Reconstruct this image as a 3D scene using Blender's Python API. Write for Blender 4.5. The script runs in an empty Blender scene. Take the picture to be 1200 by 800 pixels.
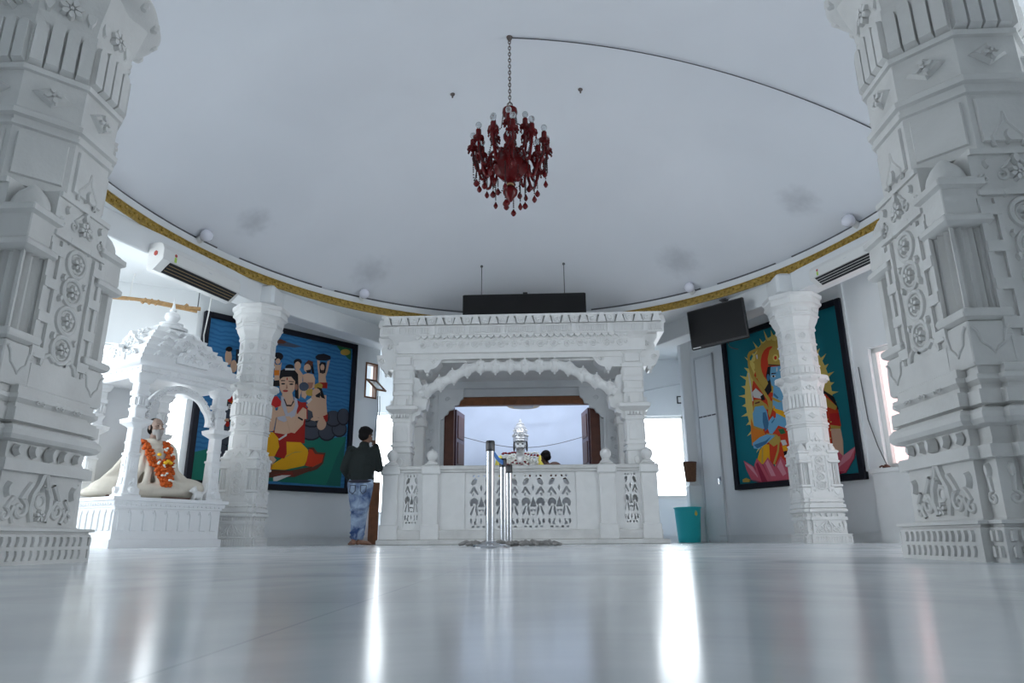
EXPOSURE = -0.62
import bpy, bmesh, math, random
from mathutils import Matrix, Vector
random.seed(7)
PI = math.pi
SC = bpy.context.scene
COL = SC.collection
# ------------------------------------------------------------------ materials
MATS = {}
def new_mat(name, col, rough=.5, metal=0, spec=.5, noise=0, nscale=8, bump=0, bscale=60, trans=0, coat=0, col2=None):
    m = bpy.data.materials.new(name); m.use_nodes = True
    nt = m.node_tree; b = nt.nodes['Principled BSDF']
    b.inputs['Base Color'].default_value = (*col, 1); b.inputs['Roughness'].default_value = rough
    b.inputs['Metallic'].default_value = metal; b.inputs['Specular IOR Level'].default_value = spec
    b.inputs['Transmission Weight'].default_value = trans; b.inputs['Coat Weight'].default_value = coat
    tc = nt.nodes.new('ShaderNodeTexCoord')
    if noise:
        n = nt.nodes.new('ShaderNodeTexNoise'); n.inputs['Scale'].default_value = nscale; n.inputs['Detail'].default_value = 6
        n.inputs['Distortion'].default_value = .6
        r = nt.nodes.new('ShaderNodeValToRGB'); r.color_ramp.elements[0].position = .3; r.color_ramp.elements[1].position = .72
        c2 = col2 or tuple(c * (1 - noise) for c in col)
        r.color_ramp.elements[0].color = (*c2, 1); r.color_ramp.elements[1].color = (*col, 1)
        nt.links.new(tc.outputs['Object'], n.inputs['Vector']); nt.links.new(n.outputs['Fac'], r.inputs['Fac'])
        nt.links.new(r.outputs['Color'], b.inputs['Base Color'])
    if bump:
        n2 = nt.nodes.new('ShaderNodeTexNoise'); n2.inputs['Scale'].default_value = bscale; n2.inputs['Detail'].default_value = 4
        bp = nt.nodes.new('ShaderNodeBump'); bp.inputs['Strength'].default_value = bump; bp.inputs['Distance'].default_value = .01
        nt.links.new(tc.outputs['Object'], n2.inputs['Vector']); nt.links.new(n2.outputs['Fac'], bp.inputs['Height'])
        nt.links.new(bp.outputs['Normal'], b.inputs['Normal'])
    MATS[name] = m
    return m
def emit_mat(name, col, strength):
    m = bpy.data.materials.new(name); m.use_nodes = True; nt = m.node_tree; nt.nodes.clear()
    e = nt.nodes.new('ShaderNodeEmission'); e.inputs[0].default_value = (*col, 1); e.inputs[1].default_value = strength
    o = nt.nodes.new('ShaderNodeOutputMaterial'); nt.links.new(e.outputs[0], o.inputs[0]); MATS[name] = m
    return m
new_mat('marble', (.80, .80, .79), .38, noise=.07, nscale=5, bump=.06, bscale=90)
new_mat('marble_grey', (.73, .725, .71), .45, noise=.18, nscale=4, bump=.15, bscale=70)  # greyer, more mottled marble: near pillars, balustrade plinth and rail cap
new_mat('marble_bright', (.84, .85, .86), .4, noise=.05, nscale=6)
new_mat('wall_paint', (.80, .82, .83), .6, noise=.03, nscale=2)
new_mat('tile_marble', (.74, .75, .75), .3, noise=.08, nscale=3)
new_mat('dome_paint', (.80, .82, .86), .75, noise=.04, nscale=.8)
new_mat('gold_relief', (.55, .36, .07), .45, metal=.25, noise=.55, nscale=26, bump=.6, bscale=60)
new_mat('wood', (.24, .09, .035), .4, noise=.35, nscale=9)
new_mat('wood_dark', (.11, .035, .02), .4, noise=.3, nscale=9)
new_mat('wood_violet', (.10, .055, .075), .35, noise=.25, nscale=9)
new_mat('bamboo', (.50, .30, .13), .6, noise=.3, nscale=20)
new_mat('chrome', (.58, .59, .61), .2, metal=1)
new_mat('black_plastic', (.012, .012, .014), .35)
new_mat('screen_black', (.004, .004, .005), .3, spec=.25)
new_mat('board_black', (.014, .014, .015), .6, spec=.25, noise=.3, nscale=3)
new_mat('rod_grey', (.10, .10, .11), .5)
new_mat('conduit', (.12, .12, .13), .6)
new_mat('white_plastic', (.78, .78, .76), .35)
new_mat('bulb_white', (.80, .80, .88), .15, coat=.5)
new_mat('teal_plastic', (.02, .52, .55), .35)
new_mat('wicker', (.19, .085, .04), .7, noise=.5, nscale=45, bump=.5, bscale=60)
new_mat('belt_blue', (.03, .20, .62), .5)
new_mat('grey_cloth', (.30, .29, .28), .9, noise=.35, nscale=25, bump=.6, bscale=50)
new_mat('red_glass', (.105, .003, .004), .22, spec=.3)
new_mat('dark_bead', (.03, .005, .006), .3, spec=.3)
new_mat('bulb_glass', (.85, .88, .9), .06, trans=.75)
new_mat('chain_metal', (.16, .13, .12), .4, metal=.6)
new_mat('brass', (.55, .40, .20), .35, metal=.7)
new_mat('skin_brown', (.23, .115, .07), .55)
new_mat('skin_dark', (.11, .05, .03), .5)
new_mat('hair_black', (.006, .005, .005), .75, spec=.2, bump=.3, bscale=120)
new_mat('jacket', (.020, .026, .026), .85, spec=.2, bump=.3, bscale=90)
new_mat('denim', (.40, .50, .64), .85, noise=.8, nscale=6, col2=(.025, .06, .17), bump=.2, bscale=150)
new_mat('belt_navy', (.02, .02, .04), .6)
new_mat('cream_cloth', (.70, .65, .56), .85, noise=.12, nscale=6, bump=.25, bscale=22)
new_mat('brown_cloth', (.13, .075, .06), .85)
new_mat('statue_skin', (.36, .25, .20), .5, noise=.25, nscale=12)
new_mat('beard_grey', (.36, .35, .34), .8, bump=.4, bscale=140)
new_mat('orange_flower', (.72, .13, .01), .75, noise=.4, nscale=50)
new_mat('yellow_flower', (.85, .50, .02), .75)
new_mat('white_flower', (.82, .83, .76), .75)
new_mat('red_flower', (.22, .012, .02), .7)
new_mat('idol_white', (.80, .82, .80), .35)
new_mat('silver', (.72, .73, .72), .3, metal=.55, bump=.5, bscale=90)
new_mat('idol_dark', (.03, .03, .025), .5)
new_mat('yellow_cloth', (.80, .70, .12), .8)
new_mat('frame_black', (.008, .009, .016), .55, spec=.2)
new_mat('sanctum_paint', (.62, .70, .83), .7, noise=.10, nscale=1.6)
new_mat('lit_grey', (.66, .68, .70), .5, noise=.08, nscale=3)
new_mat('sticker_red', (.45, .08, .06), .5)
new_mat('sticker_green', (.45, .65, .10), .5)
new_mat('sticker_yellow', (.75, .60, .08), .5)
for n, c in dict(skin=(.62, .40, .28), skind=(.36, .17, .12), hair=(.012, .011, .014), hairl=(.05, .03, .03), red=(.36, .018, .012), redb=(.50, .02, .02), redd=(.20, .03, .02), redo=(.55, .045, .015),
        gold=(.72, .36, .01), goldp=(.45, .30, .06), orange=(.68, .20, .02), green=(.015, .17, .125), greend=(.012, .12, .10), greenp=(.03, .15, .06), slate=(.07, .09, .13), stone=(.065, .072, .095), stoned=(.02, .022, .032),
        brownp=(.12, .04, .025), cloth=(.62, .60, .58), silver_p=(.45, .45, .52), lips=(.38, .05, .04), blue=(.15, .38, .58), blued=(.05, .16, .30), rays=(.66, .52, .14), pink=(.50, .09, .13), pinkl=(.62, .24, .30), pinkd=(.27, .02, .05), teal=(.008, .165, .205)).items():
    new_mat('paint_' + n, c, .6, spec=.18)
MATS['paint_silver'] = MATS['paint_silver_p']
# rippled water paint for the left picture
def ripple_mat(name, ca, cb):
    m = new_mat(name, ca, .6, spec=.18); nt = m.node_tree; b = nt.nodes['Principled BSDF']
    tc = nt.nodes.new('ShaderNodeTexCoord'); w = nt.nodes.new('ShaderNodeTexWave'); w.bands_direction = 'Z'
    w.inputs['Scale'].default_value = 4.2; w.inputs['Distortion'].default_value = 5; w.inputs['Detail'].default_value = 2; w.inputs['Detail Scale'].default_value = 1.2
    r = nt.nodes.new('ShaderNodeValToRGB'); r.color_ramp.elements[0].color = (*cb, 1); r.color_ramp.elements[1].color = (*ca, 1)
    r.color_ramp.elements[1].position = .6
    nt.links.new(tc.outputs['Object'], w.inputs['Vector']); nt.links.new(w.outputs['Fac'], r.inputs['Fac']); nt.links.new(r.outputs['Color'], b.inputs['Base Color'])
ripple_mat('paint_water', (.045, .20, .42), (.030, .145, .33))
# floor: polished white marble, slabs with faint joints and veins
def floor_mat():
    m = new_mat('floor_marble', (.74, .76, .78), .16); nt = m.node_tree; b = nt.nodes['Principled BSDF']
    tc = nt.nodes.new('ShaderNodeTexCoord'); n = nt.nodes.new('ShaderNodeTexNoise'); n.inputs['Scale'].default_value = 1.6; n.inputs['Detail'].default_value = 8; n.inputs['Distortion'].default_value = 1.5
    r = nt.nodes.new('ShaderNodeValToRGB'); r.color_ramp.elements[0].position = .35; r.color_ramp.elements[0].color = (.60, .63, .66, 1); r.color_ramp.elements[1].color = (.76, .78, .80, 1); r.color_ramp.elements[1].position = .6
    br = nt.nodes.new('ShaderNodeTexBrick'); br.offset = 0; br.inputs['Scale'].default_value = 1; br.inputs['Brick Width'].default_value = .9; br.inputs['Row Height'].default_value = .9
    br.inputs['Mortar Size'].default_value = .002; br.inputs['Color1'].default_value = (1, 1, 1, 1); br.inputs['Color2'].default_value = (.96, .97, .98, 1); br.inputs['Mortar'].default_value = (.86, .87, .88, 1)
    mx = nt.nodes.new('ShaderNodeMixRGB'); mx.blend_type = 'MULTIPLY'; mx.inputs[0].default_value = 1
    L = nt.links.new
    L(tc.outputs['Object'], n.inputs['Vector']); L(n.outputs['Fac'], r.inputs['Fac']); L(tc.outputs['Object'], br.inputs['Vector'])
    L(r.outputs['Color'], mx.inputs[1]); L(br.outputs['Color'], mx.inputs[2]); L(mx.outputs[0], b.inputs['Base Color'])
    n2 = nt.nodes.new('ShaderNodeTexNoise'); n2.inputs['Scale'].default_value = 3; mr = nt.nodes.new('ShaderNodeMapRange')
    mr.inputs['To Min'].default_value = .12; mr.inputs['To Max'].default_value = .22
    L(tc.outputs['Object'], n2.inputs['Vector']); L(n2.outputs['Fac'], mr.inputs['Value']); L(mr.outputs[0], b.inputs['Roughness'])
floor_mat()
for e, p in zip([n for n in MATS['denim'].node_tree.nodes if n.type == 'VALTORGB'][0].color_ramp.elements, (.36, .68)): e.position = p
# soot smudges on the dome above the bulbs
def soot():
    m = MATS['dome_paint']; nt = m.node_tree; b = nt.nodes['Principled BSDF']; L = nt.links.new
    src = b.inputs['Base Color'].links[0].from_socket; g = nt.nodes.new('ShaderNodeNewGeometry'); nz = nt.nodes.new('ShaderNodeTexNoise'); nz.inputs['Scale'].default_value = 7
    L(g.outputs['Position'], nz.inputs['Vector'])
    for p, r in (((-4.05, 9.1, 4.75), .26), ((-2.75, 11.05, 4.70), .34), ((2.65, 11.0, 4.72), .34), ((4.0, 9.0, 4.78), .26)):
        d = nt.nodes.new('ShaderNodeVectorMath'); d.operation = 'DISTANCE'; d.inputs[1].default_value = p; L(g.outputs['Position'], d.inputs[0])
        ad = nt.nodes.new('ShaderNodeMath'); ad.operation = 'MULTIPLY_ADD'; ad.inputs[1].default_value = -.25; L(nz.outputs['Fac'], ad.inputs[0]); L(d.outputs['Value'], ad.inputs[2])
        mr = nt.nodes.new('ShaderNodeMapRange'); mr.interpolation_type = 'SMOOTHSTEP'; mr.inputs['From Min'].default_value = -.1; mr.inputs['From Max'].default_value = r; mr.inputs['To Min'].default_value = .38; mr.inputs['To Max'].default_value = 0; L(ad.outputs[0], mr.inputs['Value'])
        mx = nt.nodes.new('ShaderNodeMixRGB'); L(mr.outputs[0], mx.inputs[0]); L(src, mx.inputs[1]); mx.inputs[2].default_value = (.22, .23, .25, 1); src = mx.outputs[0]
    L(src, b.inputs['Base Color'])
soot()
# thin translucent sheet that turns daylight behind it pink
def sheet_mat():
    m = bpy.data.materials.new('sheet_pink'); m.use_nodes = True; nt = m.node_tree; nt.nodes.clear()
    d = nt.nodes.new('ShaderNodeBsdfDiffuse'); d.inputs[0].default_value = (.80, .50, .48, 1)
    t = nt.nodes.new('ShaderNodeBsdfTranslucent'); t.inputs[0].default_value = (.72, .50, .475, 1)
    a = nt.nodes.new('ShaderNodeMixShader'); a.inputs[0].default_value = .42; o = nt.nodes.new('ShaderNodeOutputMaterial')
    nt.links.new(d.outputs[0], a.inputs[1]); nt.links.new(t.outputs[0], a.inputs[2]); nt.links.new(a.outputs[0], o.inputs[0]); MATS['sheet_pink'] = m
sheet_mat()
# ------------------------------------------------------------------ mesh builder
class MB:
    def __init__(s): s.V = []; s.F = []; s.I = []; s.M = Matrix.Identity(4); s.m = 0
    def add(s, vs, fs, m=None):
        o = len(s.V); M = s.M
        s.V += [tuple(M @ Vector(v)) for v in vs]; s.F += [tuple(o + i for i in f) for f in fs]; s.I += [s.m if m is None else m] * len(fs)
    def box(s, x0, x1, y0, y1, z0, z1, m=None):
        v = [(x, y, z) for z in (z0, z1) for y in (y0, y1) for x in (x0, x1)]
        s.add(v, [(0, 2, 3, 1), (4, 5, 7, 6), (0, 1, 5, 4), (2, 6, 7, 3), (0, 4, 6, 2), (1, 3, 7, 5)], m)
    def bbox(s, x0, x1, y0, y1, z0, z1, b=.01, m=None):   # box with chamfered vertical edges and top/bottom
        pl = lambda d: [(x0 - d + b, y0 - d), (x1 + d - b, y0 - d), (x1 + d, y0 - d + b), (x1 + d, y1 + d - b), (x1 + d - b, y1 + d), (x0 - d + b, y1 + d), (x0 - d, y1 + d - b), (x0 - d, y0 - d + b)]
        s.loft([[(x, y, z) for x, y in pl(d)] for z, d in ((z0, -b), (z0 + b, 0), (z1 - b, 0), (z1, -b))], m=m)
    def loft(s, rings, cap=True, closed=True, m=None, loop=False):
        n = len(rings[0]); vs = [p for r in rings for p in r]; fs = []
        R = len(rings)
        for i in range(R if loop else R - 1):
            for j in range(n if closed else n - 1):
                a, b = i * n + j, i * n + (j + 1) % n; k = (i + 1) % R
                fs.append((a, b, k * n + (j + 1) % n, k * n + j))
        if cap and closed and not loop: fs += [tuple(range(n - 1, -1, -1)), tuple((R - 1) * n + j for j in range(n))]
        s.add(vs, fs, m)
    def lathe(s, prof, n=24, c=(0, 0, 0), m=None, ry=1.0):
        s.loft([[(c[0] + r * math.cos(2 * PI * j / n), c[1] + ry * r * math.sin(2 * PI * j / n), c[2] + z) for j in range(n)] for r, z in prof], m=m)
    def tube(s, pts, r, n=8, m=None, closed=False, flat=1.0):
        pts = [Vector(p) for p in pts]; N = len(pts); rings = []; prev = None
        for i in range(N):
            a = pts[(i - 1) % N] if (closed or i > 0) else pts[i]; b = pts[(i + 1) % N] if (closed or i < N - 1) else pts[i]
            t = (b - a).normalized() if (b - a).length > 1e-9 else Vector((0, 0, 1))
            if prev is None: u = t.cross(Vector((0, 0, 1))); u = u if u.length > 1e-3 else t.cross(Vector((1, 0, 0)))
            else: u = prev - t * prev.dot(t)
            u.normalize(); prev = u; w = t.cross(u); rr = r[i] if isinstance(r, (list, tuple)) else r
            rings.append([tuple(pts[i] + (u * math.cos(2 * PI * k / n) + w * math.sin(2 * PI * k / n) * flat) * rr) for k in range(n)])
        s.loft(rings, cap=not closed, loop=closed, m=m)
    def ell(s, c, r, nu=14, nv=9, m=None, R=None):
        c = Vector(c); vs = []; rings = []
        for i in range(nv + 1):
            ph = PI * i / nv
            rr = max(math.sin(ph), 1e-3)
            ring = []
            for j in range(nu):
                p = Vector((r[0] * rr * math.cos(2 * PI * j / nu), r[1] * rr * math.sin(2 * PI * j / nu), -r[2] * math.cos(ph)))
                if R is not None: p = R @ p
                ring.append(tuple(c + p))
            rings.append(ring)
        s.loft(rings, m=m)
    def extr(s, poly, P, d0, d1, inset=0, m=None):
        """poly in (u, w) on a face; P(u, w, d) gives the 3D point; front face optionally shrunk."""
        n = len(poly); cx = sum(p[0] for p in poly) / n; cy = sum(p[1] for p in poly) / n
        sh = [(cx + (x - cx) * (1 - inset), cy + (y - cy) * (1 - inset)) for x, y in poly]
        vs = [P(x, y, d0) for x, y in poly] + [P(x, y, d1) for x, y in sh]
        fs = [tuple(range(n, 2 * n))] + [(i, (i + 1) % n, n + (i + 1) % n, n + i) for i in range(n)]
        s.add(vs, fs, m)
    def build(s, name, mats, parent=None, ang=35, smooth=True, loc=None, fix=True):
        me = bpy.data.meshes.new(name); me.from_pydata(s.V, [], s.F); 
        for k in (mats if isinstance(mats, (list, tuple)) else [mats]): me.materials.append(MATS[k])
        me.polygons.foreach_set('material_index', s.I)
        if fix:
            bm = bmesh.new(); bm.from_mesh(me); bmesh.ops.recalc_face_normals(bm, faces=bm.faces); bm.to_mesh(me); bm.free()
        finish(me, ang, smooth)
        return link(name, me, parent, loc)
def finish(me, ang=35, smooth=True):
    me.polygons.foreach_set('use_smooth', [smooth] * len(me.polygons))
    if smooth: me.set_sharp_from_angle(angle=math.radians(ang))
    me.update()
def link(name, me, parent=None, loc=None):
    o = bpy.data.objects.new(name, me); COL.objects.link(o); o.parent = parent
    if loc: o.location = loc
    return o
def empty(name, loc=(0, 0, 0), rz=0):
    o = bpy.data.objects.new(name, None); COL.objects.link(o); o.location = loc; o.rotation_euler = (0, 0, rz); o.empty_display_size = .1
    return o
def tag(o, label=None, cat=None, group=None, kind=None):
    if label: o['label'] = label
    if cat: o['category'] = cat
    if group: o['group'] = group
    if kind: o['kind'] = kind
    return o
def dup(o, parent=None, loc=None, rot=None):
    c = o.copy(); COL.objects.link(c); c.parent = parent
    if loc is not None: c.location = loc
    if rot is not None: c.rotation_euler = rot
    for ch in list(o.children):
        dup(ch, c)
    return c
def struct(name, mb, mats, label=None, **k):
    o = mb.build(name, mats, **k); o['kind'] = 'structure'
    if label: o['label'] = label
    return o
def evaluated(ob):
    dg = bpy.context.evaluated_depsgraph_get(); dg.update()
    return bpy.data.meshes.new_from_object(ob.evaluated_get(dg))
def holes_mesh(outer, holes, thick, name='pierced'):
    """flat slab in the XZ plane with real holes (2D curve fill, then turned into a mesh)"""
    cu = bpy.data.curves.new(name, 'CURVE'); cu.dimensions = '2D'; cu.fill_mode = 'BOTH'; cu.extrude = thick / 2
    for pts in [outer] + holes:
        sp = cu.splines.new('POLY'); sp.points.add(len(pts) - 1); sp.use_cyclic_u = True
        for i, (x, z) in enumerate(pts): sp.points[i].co = (x, z, 0, 1)
    ob = bpy.data.objects.new(name, cu); COL.objects.link(ob); me = evaluated(ob)
    bpy.data.objects.remove(ob); bpy.data.curves.remove(cu)
    me.transform(Matrix.Rotation(PI / 2, 4, 'X'))
    return me
def skin_mb(verts, edges, radii, levels=1):
    """grow a smooth limbed surface on a joint skeleton"""
    me = bpy.data.meshes.new('sk'); me.from_pydata(verts, edges, []); ob = bpy.data.objects.new('sk', me); COL.objects.link(ob)
    md = ob.modifiers.new('s', 'SKIN'); md.use_smooth_shade = True
    for i, v in enumerate(me.skin_vertices[0].data):
        r = radii[i]; v.radius = r if isinstance(r, tuple) else (r, r); v.use_root = (i == 0)
    sb = ob.modifiers.new('u', 'SUBSURF'); sb.levels = levels
    out = evaluated(ob); bpy.data.objects.remove(ob); bpy.data.meshes.remove(me)
    return out
def limb_mesh(verts, edges, radii):
    """tapered limbs with rounded joints along a skeleton (merged into one surface by the remesh)"""
    mb = MB(); R = [r if isinstance(r, tuple) else (r, r) for r in radii]
    for a, b in edges:
        A, B = Vector(verts[a]), Vector(verts[b]); ra, rb = R[a], R[b]
        if isinstance(radii[a], tuple) and isinstance(radii[b], tuple):
            mb.loft([[tuple(A.lerp(B, k / 6) + Vector(((ra[0] + (rb[0] - ra[0]) * k / 6) * math.cos(t), (ra[1] + (rb[1] - ra[1]) * k / 6) * math.sin(t), 0))) for t in [2 * PI * j / 20 for j in range(20)]] for k in range(7)])
        else:
            qa, qb = min(ra), min(rb)
            if isinstance(radii[a], tuple): qa = qb * 1.15
            n = 8; mid = 1.05
            mb.tube([tuple(A.lerp(B, k / n)) for k in range(n + 1)], [(qa + (qb - qa) * k / n) * (1 + .06 * math.sin(PI * k / n)) for k in range(n + 1)], 14)
    for v, r in zip(verts, R): mb.ell(v, (r[0], r[1], min(r)), 16, 10)
    me = bpy.data.meshes.new('limbs'); me.from_pydata(mb.V, [], mb.F); return me
def add_mesh(mb, me):
    mb.add([tuple(v.co) for v in me.vertices], [tuple(p.vertices) for p in me.polygons])
def remesh(mb, voxel, smooth=4, fac=.5):
    me = bpy.data.meshes.new('rm'); me.from_pydata(mb.V, [], mb.F)
    bm = bmesh.new(); bm.from_mesh(me); bmesh.ops.recalc_face_normals(bm, faces=bm.faces); bm.to_mesh(me); bm.free()
    ob = bpy.data.objects.new('rm', me); COL.objects.link(ob)
    r = ob.modifiers.new('r', 'REMESH'); r.mode = 'VOXEL'; r.voxel_size = voxel
    if smooth: sm = ob.modifiers.new('m', 'SMOOTH'); sm.iterations = smooth; sm.factor = fac
    out = evaluated(ob); bpy.data.objects.remove(ob); bpy.data.meshes.remove(me)
    bm = bmesh.new(); bm.from_mesh(out); seen = set(); groups = []      # drop stray crumbs of the remesh
    for v in bm.verts:
        if v in seen: continue
        st = [v]; seen.add(v); g = []
        while st:
            a = st.pop(); g.append(a)
            for e in a.link_edges:
                b = e.other_vert(a)
                if b not in seen: seen.add(b); st.append(b)
        groups.append(g)
    mxg = max(len(g) for g in groups)
    kill = [v for g in groups if len(g) < min(150, mxg) for v in g]
    bmesh.ops.delete(bm, geom=kill, context='VERTS'); bm.to_mesh(out); bm.free()
    return out
def mesh_obj(name, me, mat, parent=None, loc=None):
    me.materials.clear()
    for k in (mat if isinstance(mat, (list, tuple)) else [mat]): me.materials.append(MATS[k])
    finish(me, 60); me.name = name
    return link(name, me, parent, loc)
def face(O, U, N):
    O, U, N = Vector(O), Vector(U).normalized(), Vector(N).normalized()
    return lambda u, w, d: tuple(O + U * u + N * d + Vector((0, 0, w)))
# ---- carved motifs on a face P(u, z, depth)
def m_tongue(mb, P, u, z0, z1, w, d, up=True, inset=.14):
    d *= 1.5
    k = 6; pts = [(u - w / 2, z0), (u + w / 2, z0)]
    r = w / 2
    pts += [(u + r * math.cos(PI * i / k), z1 - r + r * math.sin(PI * i / k)) for i in range(k + 1)]
    if not up: pts = [(x, z0 + z1 - z) for x, z in pts]
    mb.extr(pts, P, -.004, d, inset)
def m_ring(mb, P, u, z, R, r, n=16, seg=5):
    rings = []
    for i in range(n):
        t = 2 * PI * i / n
        rings.append([P(u + (R + r * math.cos(a)) * math.cos(t), z + (R + r * math.cos(a)) * math.sin(t), r * 1.35 * math.sin(a)) for a in [PI * k / (seg - 1) for k in range(seg)]])
    mb.loft(rings, closed=False, loop=True)
def m_petal(mb, P, u, z, a, L, w, d, off=0):
    d *= 1.5
    pts = []
    for t, s in ((0, .25), (.3, .8), (.6, 1), (.85, .6), (1, 0), (.85, -.6), (.6, -1), (.3, -.8), (0, -.25)):
        x, y = off + t * L, s * w / 2; pts.append((u + x * math.cos(a) - y * math.sin(a), z + x * math.sin(a) + y * math.cos(a)))
    mb.extr(pts, P, -.003, d, .3)
def m_flower(mb, P, u, z, R, n=6, d=.01):
    for i in range(n): m_petal(mb, P, u, z, 2 * PI * i / n + .3, R, R * .72, d, R * .15)
    mb.extr([(u + R * .25 * math.cos(t * PI / 4), z + R * .25 * math.sin(t * PI / 4)) for t in range(8)], P, -.002, d * 1.5, .4)
def m_diamond(mb, P, u, z, w, h, d=.01):
    mb.extr([(u - w / 2, z), (u, z - h / 2), (u + w / 2, z), (u, z + h / 2)], P, -.003, d * 1.4, .3)
    m_flower(mb, lambda a, b, c: P(a, b, c + d * .9), u, z, min(w, h) * .34, 4, d)
def m_curve(mb, P, pts, r, n=5):
    rr = r if isinstance(r, list) else [r] * len(pts); rings = []
    for i, (u, z) in enumerate(pts):
        a = pts[max(i - 1, 0)]; b = pts[min(i + 1, len(pts) - 1)]; dx, dz = b[0] - a[0], b[1] - a[1]; l = math.hypot(dx, dz) or 1; nx, nz = -dz / l, dx / l
        rings.append([P(u + nx * rr[i] * math.cos(t), z + nz * rr[i] * math.cos(t), rr[i] * math.sin(t) * 1.5) for t in [PI * k / (n - 1) for k in range(n)]])
    mb.loft(rings, closed=False, cap=False)
def m_scroll(mb, P, u, z, R, r, sgn=1, turns=1.3, start=0.0, tail=None):
    pts = []; N = 20
    for i in range(N + 1):
        t = i / N; a = start + sgn * turns * 2 * PI * t; q = R * (1 - .75 * t); pts.append((u + q * math.cos(a), z + q * math.sin(a)))
    if tail: pts = tail + pts
    m_curve(mb, P, pts, [r * (1 - .35 * i / len(pts)) for i in range(len(pts))])
def m_strip(mb, P, u0, u1, z0, z1, d, inset=.03): mb.extr([(u0, z0), (u1, z0), (u1, z1), (u0, z1)], P, -.003, d, inset)
# ------------------------------------------------------------------ the hall: ellipse under the dome
AX, BF, BN, CY = 4.95, 5.6, 4.55, 6.9
NR = 120
def ring_pt(t, k=1.0, dk=0.0):
    b = BF if math.sin(t) >= 0 else BN
    x, y = AX * math.cos(t), b * math.sin(t); l = math.hypot(x, y)
    return (x * k + x / l * dk, CY + y * k + y / l * dk)
def dome_z(x, y):
    b = BF if y >= CY else BN
    r2 = (x / AX) ** 2 + ((y - CY) / b) ** 2
    return 4.27 + 1.64 * max(0, 1 - r2) ** .93
TS = [2 * PI * i / NR for i in range(NR)]
# floor
mb = MB(); mb.box(-8, 8, -4.5, 16.5, -.2, 0); struct('floor', mb, 'floor_marble', smooth=False)
# dome
mb = MB(); rings = []
for k in [1.0, .98, .95, .9, .84, .77, .69, .6, .5, .4, .3, .2, .1, .03]:
    ring = []
    for t in TS:
        x, y = ring_pt(t, k); z = dome_z(x, y)
        if k == 1.0: x, y = ring_pt(t, 1, .10); z = 4.245
        ring.append((x, y, z))
    rings.append(ring)
mb.loft(rings, cap=False); mb.F.append(tuple(range(len(mb.V) - NR, len(mb.V)))); mb.I.append(0)
struct('ceiling', mb, 'dome_paint', ang=80, fix=False)
# flat ceiling around the dome, with the upright edge of the opening
def to_rect(t):
    c, s = math.cos(t), math.sin(t); X0, X1, Y0, Y1 = -7.9, 7.9, -4.4, 16.4
    k = 1e9
    if c > 1e-6: k = min(k, X1 / c)
    if c < -1e-6: k = min(k, X0 / c)
    if s > 1e-6: k = min(k, (Y1 - CY) / s)
    if s < -1e-6: k = min(k, (Y0 - CY) / s)
    return (c * k, CY + s * k)
mb = MB()
mb.loft([[(*to_rect(t), 4.0) for t in TS], [(*ring_pt(t), 4.0) for t in TS], [(*ring_pt(t), 4.24) for t in TS], [(*ring_pt(t, 1, .1), 4.25) for t in TS], [(*ring_pt(t, 1, .3), 4.25) for t in TS]], cap=False)
struct('ceiling_border', mb, 'wall_paint', ang=30)
# gilded band with a raised bead pattern
mb = MB()
mb.loft([[(*ring_pt(t, 1, dk), z) for t in TS] for dk, z in ((.004, 3.995), (-.03, 3.995), (-.034, 4.01), (-.022, 4.02), (-.022, 4.10), (-.034, 4.11), (-.03, 4.125), (.004, 4.125))], cap=False)
for i in range(420):
    t = 2 * PI * i / 420; x, y = ring_pt(t, 1, -.022); 
    if y < 4: continue
    mb.ell((x, y, 4.06 + .018 * (1 if i % 2 else -1)), (.03, .03, .022), 6, 4)
struct('trim_1', mb, 'gold_relief', 'gilded relief band along the curved edge of the white dome')
# ------------------------------------------------------------------ walls
def wall(name, p0, p1, z0, z1, openings=(), th=.22, mat='wall_paint', out=1):
    """vertical wall from p0 to p1 in plan with rectangular openings (s0, s1, z0, z1); thickness goes to the outer side"""
    p0, p1 = Vector((*p0, 0)), Vector((*p1, 0)); d = (p1 - p0); L = d.length; d.normalize(); n = Vector((-d.y, d.x, 0)) * out
    mb = MB(); mb.M = Matrix(((d.x, n.x, 0, p0.x), (d.y, n.y, 0, p0.y), (0, 0, 1, 0), (0, 0, 0, 1)))
    ops = sorted(openings); s = 0
    for (a, b, c, e) in ops:
        if a > s: mb.box(s, a, 0, th, z0, z1)
        if c > z0: mb.box(a, b, 0, th, z0, c)
        if e < z1: mb.box(a, b, 0, th, e, z1)
        s = b
    if s < L: mb.box(s, L, 0, th, z0, z1)
    return struct(name, mb, mat, smooth=False), mb.M.copy(), L
PORTALS = []
def portal(M, a, b, c, e, th=.3):
    PORTALS.append((M.copy(), a, b, c, e, th))
def window_frame(name, M, a, b, c, e, th=.22, bar=.05, mull=0, mat='white_plastic', glass=False):
    mb = MB(); mb.M = M; y0, y1 = th * .35, th * .7
    mb.box(a - .002, a + bar, y0, y1, c, e); mb.box(b - bar, b + .002, y0, y1, c, e); mb.box(a, b, y0, y1, c, c + bar); mb.box(a, b, y0, y1, e - bar, e)
    for i in range(mull): x = a + (b - a) * (i + 1) / (mull + 1); mb.box(x - bar / 2, x + bar / 2, y0, y1, c, e)
    mb.box(a - .04, b + .04, -.03, y0, c - .03, c)
    return struct(name, mb, mat, smooth=False)
ZT = 4.05
# left painting wall, its free end near the shrine and the hopper-window opening above
PL0, PL1 = (-5.33, 10.31), (-2.97, 13.03)
LW = math.hypot(PL1[0] - PL0[0], PL1[1] - PL0[1])
wl, M_L, _ = wall('wall_left_picture', PL0, PL1, 0, ZT, [(LW - .33, LW - .05, 2.72, 3.42)], out=1)
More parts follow.
